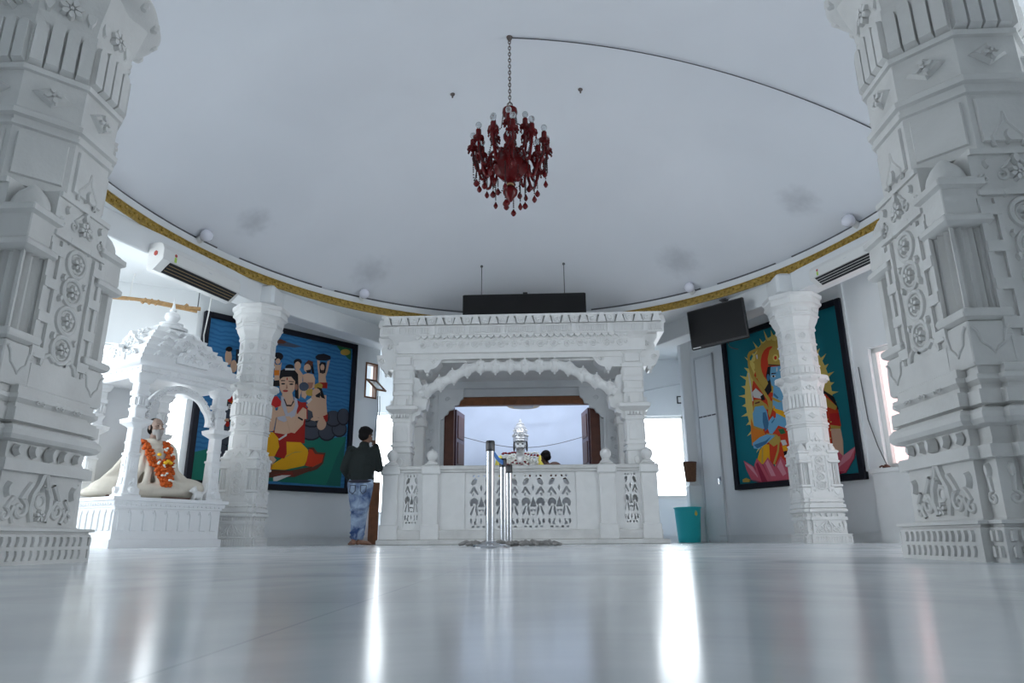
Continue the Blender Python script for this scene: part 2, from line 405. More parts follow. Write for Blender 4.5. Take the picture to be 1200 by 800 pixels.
# wall further left of the picture with the tall bright window
WL2, M_L2, L2 = wall('wall_left_back', (-7.3, 9.2), (-5.33, 10.31), 0, ZT, [(1.0, 2.25, .86, 3.0)], out=1)
portal(M_L2, 1.0, 2.25, .86, 3.0)
LOP = [(6.4, 9.2, .5, 3.5), (9.6, 12.0, .5, 3.5)]; ROP = [(.4, 2.6, .5, 3.5), (3.0, 5.2, .5, 3.5)]
wl3, M_L3, L3 = wall('wall_left', (-7.3, -3.5), (-7.3, 9.2), 0, ZT, LOP, out=1)
for q in LOP: portal(M_L3, *q)
# back wall with two bright windows either side of the shrine
bk, M_B, LB = wall('wall_back', (-4.6, 15.2), (4.9, 15.2), 0, ZT, [(.75, 2.1, .62, 2.86), (6.75, 7.98, .92, 2.70)], out=1)
portal(M_B, .75, 2.1, .62, 2.86); portal(M_B, 6.75, 7.98, .92, 2.70)
wall('wall_back_left_return', (-4.6, 13.2), (-4.6, 15.2), 0, ZT, out=1)
# right painting wall
PR0, PR1 = (3.12, 13.55), (6.9, 7.155)
LR = math.hypot(PR1[0] - PR0[0], PR1[1] - PR0[1])
WR_OP = (3.97, 5.4, 1.02, 2.80)
wr, M_R, _ = wall('wall_right_picture', PR0, PR1, 0, ZT, [WR_OP], out=1)
portal(M_R, *WR_OP)
wall('wall_right_return', (3.12, 13.55), (3.75, 15.25), 0, ZT, out=-1, th=.12)
wr3, M_R3, L3r = wall('wall_right', (6.9, 7.155), (7.3, -3.5), 0, ZT, ROP, out=1)
for q in ROP: portal(M_R3, *q)
wf, M_F, LF = wall('wall_front', (7.3, -3.5), (-7.3, -3.5), 0, ZT, [], out=1)
window_frame('window_1', M_L2, 1.0, 2.25, .86, 3.0, bar=.025)
window_frame('window_2', M_B, .75, 2.1, .62, 2.86, mull=0); window_frame('window_3', M_B, 6.75, 7.98, .92, 2.70)
window_frame('window_4', M_R, *WR_OP, bar=.07)
for i, q in enumerate(LOP): window_frame('window_%d' % (5 + i), M_L3, *q, mull=1)
for i, q in enumerate(ROP): window_frame('window_%d' % (7 + i), M_R3, *q, mull=1)
# marble dado and skirting on the two picture walls
def dado(name, M, s0, s1, h, d, mat='tile_marble'):
    mb = MB(); mb.M = M; mb.box(s0, s1, -d, .001, 0, h); mb.box(s0, s1, -d - .012, .001, h - .03, h)
    struct(name, mb, mat, smooth=False)
dado('baseboard_left', M_L, 0, LW, .13, .03); dado('baseboard_left_back', M_L2, 0, L2 - .02, .13, .03)
dado('baseboard_right', M_R, .62, LR, .13, .03); dado('baseboard_back', M_B, .02, LB - 1.25, .12, .03)
mb = MB(); mb.M = M_R; mb.box(3.80, 5.7, -.08, .001, 0, .99); mb.box(3.77, 5.7, -.11, .001, .96, 1.02); struct('trim_2', mb, 'tile_marble', 'marble ledge below the pink-backed window', smooth=False)
mb = MB(); mb.M = M_R; mb.box(3.66, 3.72, -.04, .001, 1.0, 4.0); struct('trim_3', mb, 'wall_paint', 'white pilaster strip between the right picture and the window', smooth=False)
# white flush door boards left of the right picture
mb = MB(); mb.M = M_R; d = -.035
mb.box(.34, .80, d, .0, .04, 3.46); 
dr = struct('door_1', mb, 'wall_paint', 'tall white boarded door beside the right picture', smooth=False)
mb = MB(); mb.M = M_R
for s0 in (.315, .80): mb.box(s0, s0 + .02, d - .012, .0, 0, 3.5)
mb.box(.315, .82, d - .012, .0, 3.46, 3.5); mb.build('door_trim', 'lit_grey', dr, smooth=False)
mb = MB(); mb.M = M_R
for i in range(4): mb.box(.345 + i * .115, .345 + i * .115 + .095, d - .006, d + .002, 2.30, 2.325)
mb.build('dark_joint', 'rod_grey', dr, smooth=False)
mb = MB(); mb.M = M_R; mb.tube([(.76, d - .004, 1.12), (.76, d - .05, 1.12), (.76, d - .05, 1.02)], .011); mb.box(.74, .78, d - .012, d, 1.08, 1.16); mb.build('door_handle', 'chrome', dr)
# pilaster strip on the corner by the basket
mb = MB(); mb.bbox(3.02, 3.24, 13.38, 13.62, 0, 4.0, .015); mb.bbox(2.99, 3.27, 13.35, 13.65, 0, 1.05, .02); struct('trim_4', mb, 'wall_paint', 'white corner pilaster next to the hanging basket')
# tie beams hanging under the flat ceiling between the pillars
def beam(name, p0, p1, w=.36, z0=3.66, z1=4.005):
    p0, p1 = Vector((*p0, 0)), Vector((*p1, 0)); d = p1 - p0; L = d.length; d.normalize(); n = Vector((-d.y, d.x, 0)); mb = MB()
    mb.M = Matrix(((d.x, n.x, 0, p0.x), (d.y, n.y, 0, p0.y), (0, 0, 1, 0), (0, 0, 0, 1)))
    mb.bbox(0, L, -w / 2, w / 2, z0, z1, .012); o = struct(name, mb, 'wall_paint'); return mb.M.copy(), L
KL, KR = (-4.28, 10.3), (4.17, 10.3)
MB1, _ = beam('trim_5', (-5.55, 6.3), KL); MB2, _ = beam('trim_6', KL, (-2.62, 12.95)); MB3, _ = beam('trim_7', KR, (5.75, 6.4)); MB4, _ = beam('trim_8', (2.62, 12.95), KR)
beam('trim_9', (-1.893, 2.46), (-5.55, 6.3)); beam('trim_10', (5.75, 6.4), (1.915, 2.47))
# head blocks over the two far pillars
for nm, k in (('trim_11', KL), ('trim_12', KR)):
    mb = MB(); mb.bbox(k[0] - .3, k[0] + .3, k[1] - .3, k[1] + .3, 3.662, 4.004, .04); struct(nm, mb, 'wall_paint')
# ------------------------------------------------------------------ carved marble pillars
def plan20(a, b, w):
    q = [(a, -w), (a, w), (b, w), (b, b), (w, b)]; out = []
    for k in range(4):
        c, s = [(1, 0), (0, 1), (-1, 0), (0, -1)][k]
        out += [(x * c - y * s, x * s + y * c) for x, y in q]
    return out
def oct_plan(r): return [(r / math.cos(PI / 8) * math.cos(PI / 8 + PI / 4 * i), r / math.cos(PI / 8) * math.sin(PI / 8 + PI / 4 * i)) for i in range(8)]
def prof20(mb, prof, a, b, w): mb.loft([[(x, y, z) for x, y in plan20(a + d, b + d, w + d)] for z, d in prof])
def prof8(mb, prof): mb.loft([[(x, y, z) for x, y in oct_plan(r)] for z, r in prof])
def faces4(r): return [face((r * c, r * s, 0), (-s, c, 0), (c, s, 0)) for c, s in ((1, 0), (0, 1), (-1, 0), (0, -1))]
def faces8(r): return [face((r * math.cos(PI / 4 * i), r * math.sin(PI / 4 * i), 0), (-math.sin(PI / 4 * i), math.cos(PI / 4 * i), 0), (math.cos(PI / 4 * i), math.sin(PI / 4 * i), 0)) for i in range(8)]
def torus_prof(z0, z1, d0, d1, n=5): return [(z0 + (z1 - z0) * (1 - math.cos(PI * i / n)) / 2, d0 + (d1 - d0) * math.sin(PI * i / n)) for i in range(n + 1)]
PA, PBk, PW = .285, .255, .19
def make_pillar(mat, label):
    root = empty('marble_pillar'); tag(root, label, 'pillar', 'carved marble pillars around the hall')
    # plinth
    mb = MB(); prof20(mb, [(0, .055), (.1, .052), (.105, .045), (.11, .045), (.112, .06), (.122, .06), (.124, .02)], PA, PBk, PW)
    for P in faces4(PA + .053):
        for row in (0, 1):
            for i in range(12):
                u = -.2 + i * .4 / 11; z0 = .012 + row * .046
                mb.extr([(u - .009, z0), (u + .005, z0), (u + .012, z0 + .02), (u + .008, z0 + .036), (u - .006, z0 + .036), (u - .002, z0 + .02)], P, -.002, .009, .15)
    for sx in (1, -1):
        for sy in (1, -1):
            for P in (face((sx * (PBk + .053), sy * .275, 0), (0, 1, 0), (sx, 0, 0)), face((sx * .275, sy * (PBk + .053), 0), (1, 0, 0), (0, sy, 0))):
                for row in (0, 1):
                    for u in (-.013, .013): m_tongue(mb, P, u, .012 + row * .046, .048 + row * .046, .014, .008)
    mb.build('base', mat, root)
    # leaf panel, bands and torus
    mb = MB(); pr = [(.122, .02), (.13, .012), (.31, .008), (.312, .03), (.352, .03), (.354, .008), (.375, .0), (.41, .004)] + torus_prof(.412, .47, .015, .045) + [(.474, .012), (.48, .03), (.525, .03), (.528, .006), (.545, .006), (.56, .022), (.575, .022), (.58, .006), (.606, .006), (.612, -.002)]
    prof20(mb, pr, PA, PBk, PW)
    for P in faces4(PA + .009):
        m_curve(mb, P, [(-.035, .145), (-.05, .19), (-.045, .235), (-.02, .275), (-.004, .32), (0, .345)], .012); m_curve(mb, P, [(.035, .145), (.05, .19), (.045, .235), (.02, .275), (.004, .32), (0, .345)], .012)
        m_ring(mb, P, 0, .215, .022, .006, 12); m_flower(mb, P, 0, .165, .022, 5, .012); m_diamond(mb, P, 0, .262, .022, .035, .01)
        for s in (-1, 1):
            m_scroll(mb, P, s * .095, .185, .035, .011, s, 1.25, PI / 2, [(s * .055, .275), (s * .075, .25)])
            m_scroll(mb, P, s * .16, .165, .022, .009, s, 1.1, PI / 2, [(s * .13, .225), (s * .148, .205)])
            m_curve(mb, P, [(s * .12, .14), (s * .135, .165), (s * .125, .195)], .009)
            m_petal(mb, P, s * .165, .22, PI / 2, .06, .03, .012)
            m_petal(mb, P, s * .07, .36, PI / 2 - s * .3, .05, .026, .012); m_petal(mb, P, s * .15, .362, PI / 2 - s * .3, .045, .028, .012)
        m_petal(mb, P, 0, .35, PI / 2, .06, .03, .02)
    for P in faces4(PA + .024):
        for s in (-.1, 0, .1):
            m_scroll(mb, P, s - .014, .553, .009, .004, 1, 1, 0); m_scroll(mb, P, s + .014, .553, .009, .004, -1, 1, PI)
    for sx in (1, -1):
        for sy in (1, -1):
            for P, g in ((face((sx * (PBk + .009), sy * .226, 0), (0, 1, 0), (sx, 0, 0)), sy), (face((sx * .226, sy * (PBk + .009), 0), (1, 0, 0), (0, sy, 0)), sx)):
                m_scroll(mb, P, 0, .19, .02, .008, g, 1.2, PI / 2, [(-.01 * g, .28), (.004, .24)]); m_petal(mb, P, 0, .25, PI / 2, .05, .022, .01)
    mb.build('pedestal', mat, root)
    # vine-carved shaft with recessed corners
    a, b, w = .268, .165, .155
    mb = MB(); prof20(mb, [(.60, .0), (1.385, .0), (1.39, -.006)], a, b, w)
    for P in faces4(a):
        m_strip(mb, P, -.15, .15, .61, .70, .012); 
        for s in (-1, 1):
            m_strip(mb, P, s * .15 - .011, s * .15 + .011, .70, 1.20, .010); m_strip(mb, P, s * .098 - .007, s * .098 + .007, .70, 1.20, .012)
            for k in range(4): m_strip(mb, P, s * .125 - .035, s * .125 + .035, .725 + k * .135, .765 + k * .135, .014)
            m_curve(mb, P, [(s * .10, .70), (s * .085, .735), (s * .06, .75), (s * .03, .73)], .009)
            m_scroll(mb, P, s * .05, 1.285, .022, .007, s, 1.2, PI / 2, [(s * .015, 1.345), (s * .035, 1.32)]); m_scroll(mb, P, s * .115, 1.27, .02, .006, -s, 1.1, PI / 2); m_petal(mb, P, s * .10, 1.31, PI / 2, .04, .025, .01)
        m_strip(mb, P, -.155, .155, 1.205, 1.225, .014); m_strip(mb, P, -.155, .155, 1.365, 1.387, .01)
        for k in range(4):
            z = .785 + k * .118; m_ring(mb, P, 0, z, .052, .010, 18); m_ring(mb, P, 0, z, .036, .005, 14); m_flower(mb, P, 0, z, .027, 5, .012)
            for s in (-1, 1): m_petal(mb, P, s * .06, z + .059, PI / 2 if k % 2 else -PI / 2, .034, .02, .01)
        m_flower(mb, P, 0, 1.29, .03, 6, .012); m_petal(mb, P, 0, 1.32, PI / 2, .05, .03, .012)
        for s in (-.04, .04): m_scroll(mb, P, s, .655, .018, .006, 1 if s > 0 else -1, 1.2, PI / 2)
    # little wing-shaped stops under the niche, proud of the corner block
    mb.build('shaft', mat, root)
    # fluted corner colonettes
    def colonette():
        mb = MB()
        sq = lambda h, c=.004: [(h - c, -h), (h, -h + c), (h, h - c), (h - c, h), (-h + c, h), (-h, h - c), (-h, -h + c), (-h + c, -h)]
        mb.loft([[(x, y, z) for x, y in sq(h)] for z, h in [(.605, .068), (.615, .074), (.70, .072), (.752, .068), (.757, .06), (.760, .07), (.768, .080), (.782, .084), (.794, .08), (.80, .066), (.803, .058)]])
        fl = []
        n = 8
        for k in range(4):
            ca, sa = [(1, 0), (0, 1), (-1, 0), (0, -1)][k]; side = []
            for i in range(3):
                for t, dd in ((.0, 0), (.2, -.018), (.5, -.024), (.8, -.018)):
                    side.append((.058 + dd, -.058 + .116 * (i + t) / 3))
            fl += [(x * ca - y * sa, x * sa + y * ca) for x, y in side]
        mb.loft([[(x, y, z) for x, y in fl] for z in (.80, 1.10)])
        mb.loft([[(x, y, z) for x, y in sq(h)] for z, h in [(1.095, .06), (1.10, .074), (1.11, .083), (1.128, .083), (1.138, .074), (1.142, .066), (1.150, .070), (1.235, .068), (1.24, .074), (1.246, .082), (1.268, .082), (1.275, .07), (1.285, .062)]])
        mb.lathe([(.066, 1.28), (.064, 1.30), (.058, 1.32), (.044, 1.345), (.03, 1.36), (.018, 1.375), (.004, 1.383)], 14)
        for P in faces4(.072): m_curve(mb, P, [(-.06, .735), (-.045, .72), (-.035, .68), (-.015, .665), (0, .645), (.015, .665), (.035, .68), (.045, .72), (.06, .735)], .005)
        return mb.build('colonette', mat, root)
    c0 = colonette()
    for i, (sx, sy) in enumerate(((1, 1), (1, -1), (-1, 1), (-1, -1))):
        c = c0 if i == 0 else dup(c0, root); c.location = (sx * .205, sy * .205, 0)
    # octagonal upper shaft
    mb = MB(); R = .262
    prof8(mb, [(1.385, R - .004), (1.62, R - .004), (1.625, R + .008), (1.64, R + .012), (1.645, R), (1.66, R + .004), (1.668, R + .018), (1.69, R + .02), (1.70, R + .006), (1.71, R), (1.865, R), (1.868, R + .014), (1.89, R + .014), (1.893, R), (2.13, R + .004), (2.135, R - .004), (2.20, R + .004), (2.28, R + .03), (2.36, R + .05)])
    for i, P in enumerate(faces8(R)):
        fw = R * math.tan(PI / 8)
        m_strip(mb, P, -fw * .8, fw * .8, 1.42, 1.60, .006, .05)
        if i % 2 == 0:
            for s in (-1, 1): m_curve(mb, P, [(s * .05, 1.40), (s * .055, 1.44), (s * .03, 1.47), (s * .008, 1.50), (0, 1.54)], .007)
            m_petal(mb, P, 0, 1.41, PI / 2, .06, .03, .012)
        m_diamond(mb, P, 0, 1.787, .15, .10, .012); m_flower(mb, P, 0, 2.21, .045, 7, .016)
        for k in range(4): m_tongue(mb, P, -fw + fw * 2 * (k + .5) / 4, 1.895, 2.10 + .02 * (k in (1, 2)), fw * .46, .016, True, .12)
        for s in (-1, 1): m_petal(mb, P, s * fw * .7, 2.16, PI / 2, .1, .05, .008)
    mb.build('octagonal_shaft', mat, root)
    # scalloped bracket ring
    mb = MB()
    n = 64; sc = lambda j: 1 + .018 * math.cos(j * 2 * PI * 8 / n)
    mb.loft([[(r * sc(j) * math.cos(2 * PI * j / n), r * sc(j) * math.sin(2 * PI * j / n), z) for j in range(n)] for z, r in [(2.33, .25), (2.335, .30), (2.35, .315), (2.365, .345), (2.39, .372), (2.415, .385), (2.43, .38), (2.435, .33), (2.45, .30), (2.46, .262)]])
    for i in range(16):
        t = 2 * PI * i / 16; mb.ell((.358 * math.cos(t), .358 * math.sin(t), 2.395), (.03, .03, .028), 8, 5)
    mb.build('bracket_ring', mat, root)
    # neck bands and capital
    mb = MB(); R2 = .25
    prof8(mb, [(2.39, R2 + .006), (2.54, R2 + .004), (2.545, R2 + .016), (2.565, R2 + .016), (2.57, R2), (2.72, R2), (2.725, R2 + .012), (2.75, R2 + .012), (2.755, R2 - .002), (2.88, R2 - .002), (2.885, R2 + .014), (2.905, R2 + .014), (2.91, R2), (3.10, R2), (3.105, R2 + .016), (3.13, R2 + .02), (3.15, R2 + .012)])
    for i, P in enumerate(faces8(R2)):
        m_ring(mb, P, 0, 3.005, .05, .008, 14); m_flower(mb, P, 0, 3.005, .032, 6, .012); m_diamond(mb, P, 0, 2.645, .11, .09, .01)
        for k in range(3): m_tongue(mb, P, -.065 + .065 * k, 2.42, 2.53, .055, .012)
        m_petal(mb, P, 0, 2.765, PI / 2, .10, .09, .012)
    mb.build('neck', mat, root)
    mb = MB()
    prof8(mb, [(3.14, .26), (3.17, .262), (3.20, .275), (3.25, .30), (3.30, .315), (3.31, .33), (3.33, .335), (3.345, .322), (3.46, .345), (3.49, .37), (3.495, .385), (3.53, .39), (3.535, .375), (3.58, .38), (3.60, .40), (3.655, .405), (3.66, .395)])
    for P in faces8(.333):
        m_strip(mb, P, -.1, .1, 3.37, 3.44, .012, .08)
    mb.build('capital', mat, root)
    return root
pil = make_pillar('marble_grey', 'large carved marble pillar close to the camera at the left edge')
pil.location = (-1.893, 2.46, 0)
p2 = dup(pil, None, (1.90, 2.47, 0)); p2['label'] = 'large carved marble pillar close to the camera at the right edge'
p3 = make_pillar('marble', 'far'); p3.location = (-4.28, 10.3, 0); p3['label'] = 'far carved white pillar in front of the picture of the seated figure in yellow'
p4 = dup(p3, None, (4.17, 10.3, 0)); p4['label'] = 'far carved white pillar in front of the picture of the blue archer'
for p in (p3, p4):
    for c in p.children:
        if c.name.startswith('bracket_ring'): c.location.z = -.05
# ------------------------------------------------------------------ the main marble shrine
SX, SY = -.10, 11.0
shr = empty('marble_shrine', (SX, SY, 0)); tag(shr, 'wide white marble shrine pavilion with petal cornice and garland arch behind the balustrade', 'shrine')
def sp(mb, name, mat='marble', par=None, **k): return mb.build(name, mat, par or shr, **k)
FX = face((0, 0, 0), (1, 0, 0), (0, -1, 0))      # front plane y=0 of the shrine, u = x, depth towards the hall
def FY(y): return face((0, y, 0), (1, 0, 0), (0, -1, 0))
# roof slab + petal row
mb = MB(); mb.box(-2.30, 2.30, -.10, 1.60, 3.50, 3.66); mb.box(-2.36, 2.36, -.16, 1.6, 3.345, 3.51)
sp(mb, 'roof_slab', smooth=False)
mb = MB(); N = 31
def cornice_row(P, u0, u1, n):
    st = (u1 - u0) / n
    for i in range(n):
        u = u0 + st * (i + .5)
        if i % 2 == 0:
            mb.extr([(u - st * .55, 3.52), (u + st * .55, 3.52), (u + st * .22, 3.675), (u - st * .22, 3.675)], P, -.01, .10, .12)
            mb.extr([(u - st * .3, 3.535), (u + st * .3, 3.535), (u + st * .1, 3.63), (u - st * .1, 3.63)], P, .06, .115, .2)
        else:
            mb.extr([(u - st * .42, 3.535), (u + st * .42, 3.535), (u + st * .62, 3.68), (u - st * .62, 3.68)], P, -.01, .055, .06)
            m_ring(mb, lambda a, b, c, P=P: P(a, b, c + .055), u, 3.605, .034, .012, 10); mb.extr([(u - .03, 3.585), (u + .03, 3.585), (u + .03, 3.625), (u - .03, 3.625)], P, .05, .075, .3)
cornice_row(FY(-.10), -2.32, 2.32, 31)
for sgn in (-1, 1): cornice_row(face((sgn * 2.30, .75, 0), (0, 1, 0), (sgn, 0, 0)), -.84, .84, 11)
mb.box(-2.34, 2.34, -.16, 1.6, 3.66, 3.70)
sp(mb, 'petal_cornice')
# ribbed frieze with hanging scallops
mb = MB(); P = FY(-.16)
for i in range(120):
    u = -2.34 + 4.68 * (i + .5) / 120
    if i % 15 == 7: m_strip(mb, P, u - .03, u + .03, 3.355, 3.505, .022, .05)
    elif abs(i % 15 - 7) > 1: m_tongue(mb, P, u, 3.375, 3.49, .022, .010, True)
m_strip(mb, P, -2.36, 2.36, 3.352, 3.368, .016); m_strip(mb, P, -2.36, 2.36, 3.497, 3.512, .018)
for i in range(32):
    u = -1.78 + 3.56 * (i + .5) / 32; P2 = FY(-.12)
    mb.extr([(u - .052, 3.36), (u - .045, 3.325), (u - .02, 3.31), (u, 3.29), (u + .02, 3.31), (u + .045, 3.325), (u + .052, 3.36)], P2, -.02, .03, .1)
sp(mb, 'scalloped_frieze')
# architrave with scrolling carving
mb = MB(); mb.box(-2.05, 2.05, -.10, 1.6, 3.07, 3.36); mb.box(-2.05, 2.05, -.13, 1.6, 3.055, 3.115); mb.box(-2.05, 2.05, -.05, 1.6, 2.965, 3.06)
P = FY(-.10)
m_strip(mb, P, -1.9, 1.9, 3.265, 3.28, .01); m_strip(mb, P, -1.9, 1.9, 3.12, 3.132, .01)
for i in range(16):
    u = -1.75 + 3.5 * (i + .5) / 16; m_ring(mb, P, u, 3.20, .05, .010, 14); m_flower(mb, P, u, 3.20, .03, 6, .01)
    m_scroll(mb, P, u + .10, 3.21, .03, .008, 1, 1.1, PI); m_petal(mb, P, u + .1, 3.25, .3, .05, .02, .008)
sp(mb, 'architrave')
# front columns with stepped capitals, brackets and flared collars
def column(x, sgn):
    mb = MB(); mb.M = Matrix.Translation((x, .12, 0))
    def sq(h, z, c=.02): return [(h - c, -h, z), (h, -h, z) if 0 else (h, -h + c, z), (h, h - c, z), (h - c, h, z), (-h + c, h, z), (-h, h - c, z), (-h, -h + c, z), (-h + c, -h, z)]
    pr = [(0, .2), (.2, .2), (.21, .17), (1.0, .165), (1.02, .19), (1.10, .19), (1.12, .16), (1.42, .155), (1.43, .175), (1.47, .175), (1.475, .15), (1.52, .15), (1.525, .17), (1.56, .17), (1.565, .15), (1.92, .15), (1.925, .165), (1.96, .165), (1.965, .155), (2.06, .16), (2.08, .20), (2.12, .255), (2.17, .26), (2.19, .22), (2.20, .165), (2.36, .16), (2.37, .175), (2.42, .175), (2.43, .16), (2.55, .16), (2.56, .175), (2.62, .175), (2.63, .16), (2.78, .165), (2.79, .18), (2.84, .19), (2.845, .165)]
    mb.loft([sq(h, z) for z, h in pr])
    for (ox, oy) in ((0, -1), (1, 0), (-1, 0)):
        P = face((ox * .152, oy * .152, 0), (-oy, ox, 0), (ox, oy, 0))
        m_strip(mb, P, -.09, .09, 1.16, 1.40, .012, .05); m_petal(mb, P, 0, 1.18, PI / 2, .18, .10, .02); m_strip(mb, P, -.10, .10, 1.6, 1.88, .012, .04)
        for s in (-1, 1): m_scroll(mb, P, s * .045, 1.72, .035, .01, s, 1.2, PI / 2, [(s * .01, 1.85), (s * .03, 1.80)]); m_scroll(mb, P, s * .05, 1.29, .03, .012, s, 1.2, 0)
        Q = face((ox * .162, oy * .162, 0), (-oy, ox, 0), (ox, oy, 0))
        m_strip(mb, Q, -.07, .07, 2.10, 2.30, .06, .05); m_strip(mb, Q, -.11, .11, 2.22, 2.345, .012, .04); m_strip(mb, Q, -.11, .11, 2.45, 2.53, .012, .04); m_strip(mb, Q, -.12, .12, 2.65, 2.76, .014, .04)
        for k in range(5): m_tongue(mb, Q, -.1 + .05 * k, 1.99, 2.05, .04, .03)
    c = mb.build('column', 'marble', shr)
    # stacked capital block
    mb = MB(); mb.M = Matrix.Translation((x, .10, 0))
    mb.loft([sq(h, z) for z, h in [(2.845, .155), (3.02, .16), (3.03, .17), (3.08, .18), (3.085, .165), (3.22, .17), (3.235, .19), (3.30, .215), (3.325, .24), (3.36, .29), (3.38, .29), (3.385, .2)]])
    P = face((0, -.168, 0), (1, 0, 0), (0, -1, 0)); m_strip(mb, P, -.12, .12, 2.87, 3.0, .02, .05); m_strip(mb, P, -.13, .13, 3.10, 3.20, .02, .05)
    mb.build('capital', 'marble', c)
    # brackets either side
    for s in (-1, 1):
        mb = MB(); L = .52 if s == -sgn else .34
        poly = [(0, 2.80), (.17, 2.80), (.20, 2.74), (.25, 2.75), (.27, 2.80), (.31, 2.81), (.36, 2.84), (.40, 2.90), (.44, 2.97), (.45, 3.06), (0, 3.06)]
        poly = [(q * L / .45, z) for q, z in poly]
        Q = lambda u, z, d, s=s: (x + s * (.13 + u), .12 - d, z)
        mb.extr(poly, Q, -.15, .15, 0)
        m_scroll(mb, lambda u, z, d, Q=Q: Q(u, z, d + .15), L * .72, 2.95, .055, .016, 1, 1.4, 0)
        mb.lathe([(.003, 2.68), (.03, 2.71), (.012, 2.73), (.04, 2.75), (.04, 2.79)], 10, (x + s * (.13 + L * .5), -.0, 0))
        if s == sgn:
            mb.extr([(0, 3.06), (.25, 3.06), (.27, 3.14), (.25, 3.2), (.3, 3.27), (.32, 3.36), (0, 3.36)], Q, -.15, .15, 0)
            m_flower(mb, lambda u, z, d, Q=Q: Q(u, z, d + .15), .13, 3.2, .05, 6, .02)
        mb.build('bracket', 'marble', c)
        mb = MB()
        if s == sgn:
            mb.extr([(0, 2.36), (.04, 2.38), (.05, 2.5), (.04, 2.6), (.07, 2.72), (.06, 2.80), (0, 2.80)], Q, -.13, .13, 0)
            mb.extr([(0, 2.02), (.10, 2.08), (.14, 2.14), (.14, 2.18), (0, 2.2)], Q, -.14, .14, 0)
        else:
            mb.extr([(0, 1.92), (.07, 1.95), (.08, 2.02), (.16, 2.05), (.17, 2.11), (.25, 2.14), (.26, 2.22), (.28, 2.3), (.26, 2.4), (.22, 2.48), (.16, 2.56), (.12, 2.66), (.02, 2.68), (.02, 2.80), (0, 2.80)], Q, -.12, .12, 0)
        mb.build('side_bracket', 'marble', c)
column(-1.955, -1); column(1.82, 1)
# rear half columns by the wall
for x in (-1.98, 1.85):
    mb = MB(); mb.bbox(x - .16, x + .16, 1.28, 1.58, 0, 2.97, .015); mb.bbox(x - .2, x + .2, 1.24, 1.6, 2.05, 2.2, .02); sp(mb, 'rear_pier')
# garland-like torana arch
def arch_pts():
    pts = []
    for i in range(41):
        t = i / 40; u = -1.60 + 3.2 * t; a = abs(u) - .06
        if abs(u) < .74: z = 2.82
        else: z = 2.82 - .45 * ((abs(u) - .74) / .86) ** 1.06
        pts.append((u - .06, z))
    return pts
ap = arch_pts(); mb = MB(); Q = FY(.0)
# body of the arch: lobed garland, each lobe a rounded bead
L = [0]
for i in range(1, len(ap)): L.append(L[-1] + math.hypot(ap[i][0] - ap[i - 1][0], ap[i][1] - ap[i - 1][1]))
def along(s):
    for i in range(1, len(ap)):
        if L[i] >= s: 
            f = (s - L[i - 1]) / (L[i] - L[i - 1] + 1e-9); return (ap[i - 1][0] + f * (ap[i][0] - ap[i - 1][0]), ap[i - 1][1] + f * (ap[i][1] - ap[i - 1][1]))
    return ap[-1]
NL = 14; ln = L[-1] / NL; pts = []; rad = []
for k in range(NL * 8 + 1):
    s = L[-1] * k / (NL * 8); u, z = along(s); pts.append((u, -.06, z)); rad.append(.078 + .012 * abs(math.sin(PI * k / 8)))
mb.tube(pts, rad, 12)
sp(mb, 'arch_garland')
for k in range(NL):
    u, z = along(ln * (k + .5)); u2, z2 = along(ln * (k + .55)); a = math.atan2(z2 - z, u2 - u)
    mb = MB()
    mb.M = Matrix.Translation((u, -.06, z)) @ Matrix.Rotation(-a * .25, 4, 'Y')
    mb.M = mb.M @ Matrix.Diagonal((1.0, 1.15, 1.03, 1))
    mb.lathe([(.003, -.145), (.018, -.13), (.012, -.115), (.05, -.095), (.085, -.05), (.102, -.01), (.104, .02), (.085, .06), (.05, .10), (.014, .115), (.02, .128), (.012, .145), (.002, .155)], 14)
    for j in range(7): mb.tube([(.106 * math.cos(2 * PI * j / 7), .106 * math.sin(2 * PI * j / 7), -.012), (.09 * math.cos(2 * PI * j / 7), .09 * math.sin(2 * PI * j / 7), .055)], .012, 5)
    sp(mb, 'arch_bead')
# soffit and inner rear wall with lintel, pilasters and cusped corner panels
mb = MB(); mb.box(-1.9, 1.9, .05, 1.6, 2.93, 2.97); sp(mb, 'soffit', smooth=False)
# ------------------------------------------------------------------ balustrade in front of the shrine
bal = empty('marble_balustrade', (SX, SY - .16, 0)); tag(bal, 'low white marble balustrade with pierced screens in front of the shrine', 'balustrade')
mb = MB(); mb.bbox(-2.24, 2.22, -.12, .36, 0, .075, .012); mb.bbox(-2.15, 2.13, -.05, .30, .072, .22, .012); mb.build('plinth', 'marble_grey', bal)
mb = MB(); mb.bbox(-2.06, 2.04, -.05, .24, 1.13, 1.195, .014); mb.bbox(-2.06, 2.04, -.03, .2, 1.09, 1.135, .01); mb.build('rail_cap', 'marble_grey', bal)
def post(x):
    mb = MB(); mb.bbox(x - .145, x + .145, -.07, .24, .07, .30, .012); mb.bbox(x - .12, x + .12, -.05, .2, .29, 1.06, .008); mb.bbox(x - .15, x + .15, -.08, .25, 1.055, 1.20, .02); mb.bbox(x - .11, x + .11, -.045, .19, 1.195, 1.235, .02)
    p = mb.build('post', 'marble', bal)
    mb = MB(); mb.lathe([(.085, 1.225), (.09, 1.25), (.06, 1.27), (.05, 1.285), (.07, 1.31), (.088, 1.355), (.085, 1.40), (.06, 1.435), (.02, 1.455), (.003, 1.475)], 20, (x, .07, 0)); mb.build('ball_finial', 'marble', p)
for x in (-2.07, -1.43, 1.32, 1.97): post(x)
mb = MB()
for x0, x1 in ((-1.31, -.90), (.84, 1.20)):
    pm = MB(); pm.box(x0, x1, .0, .12, .22, 1.09); pm.build('solid_panel', 'marble', bal, smooth=False)
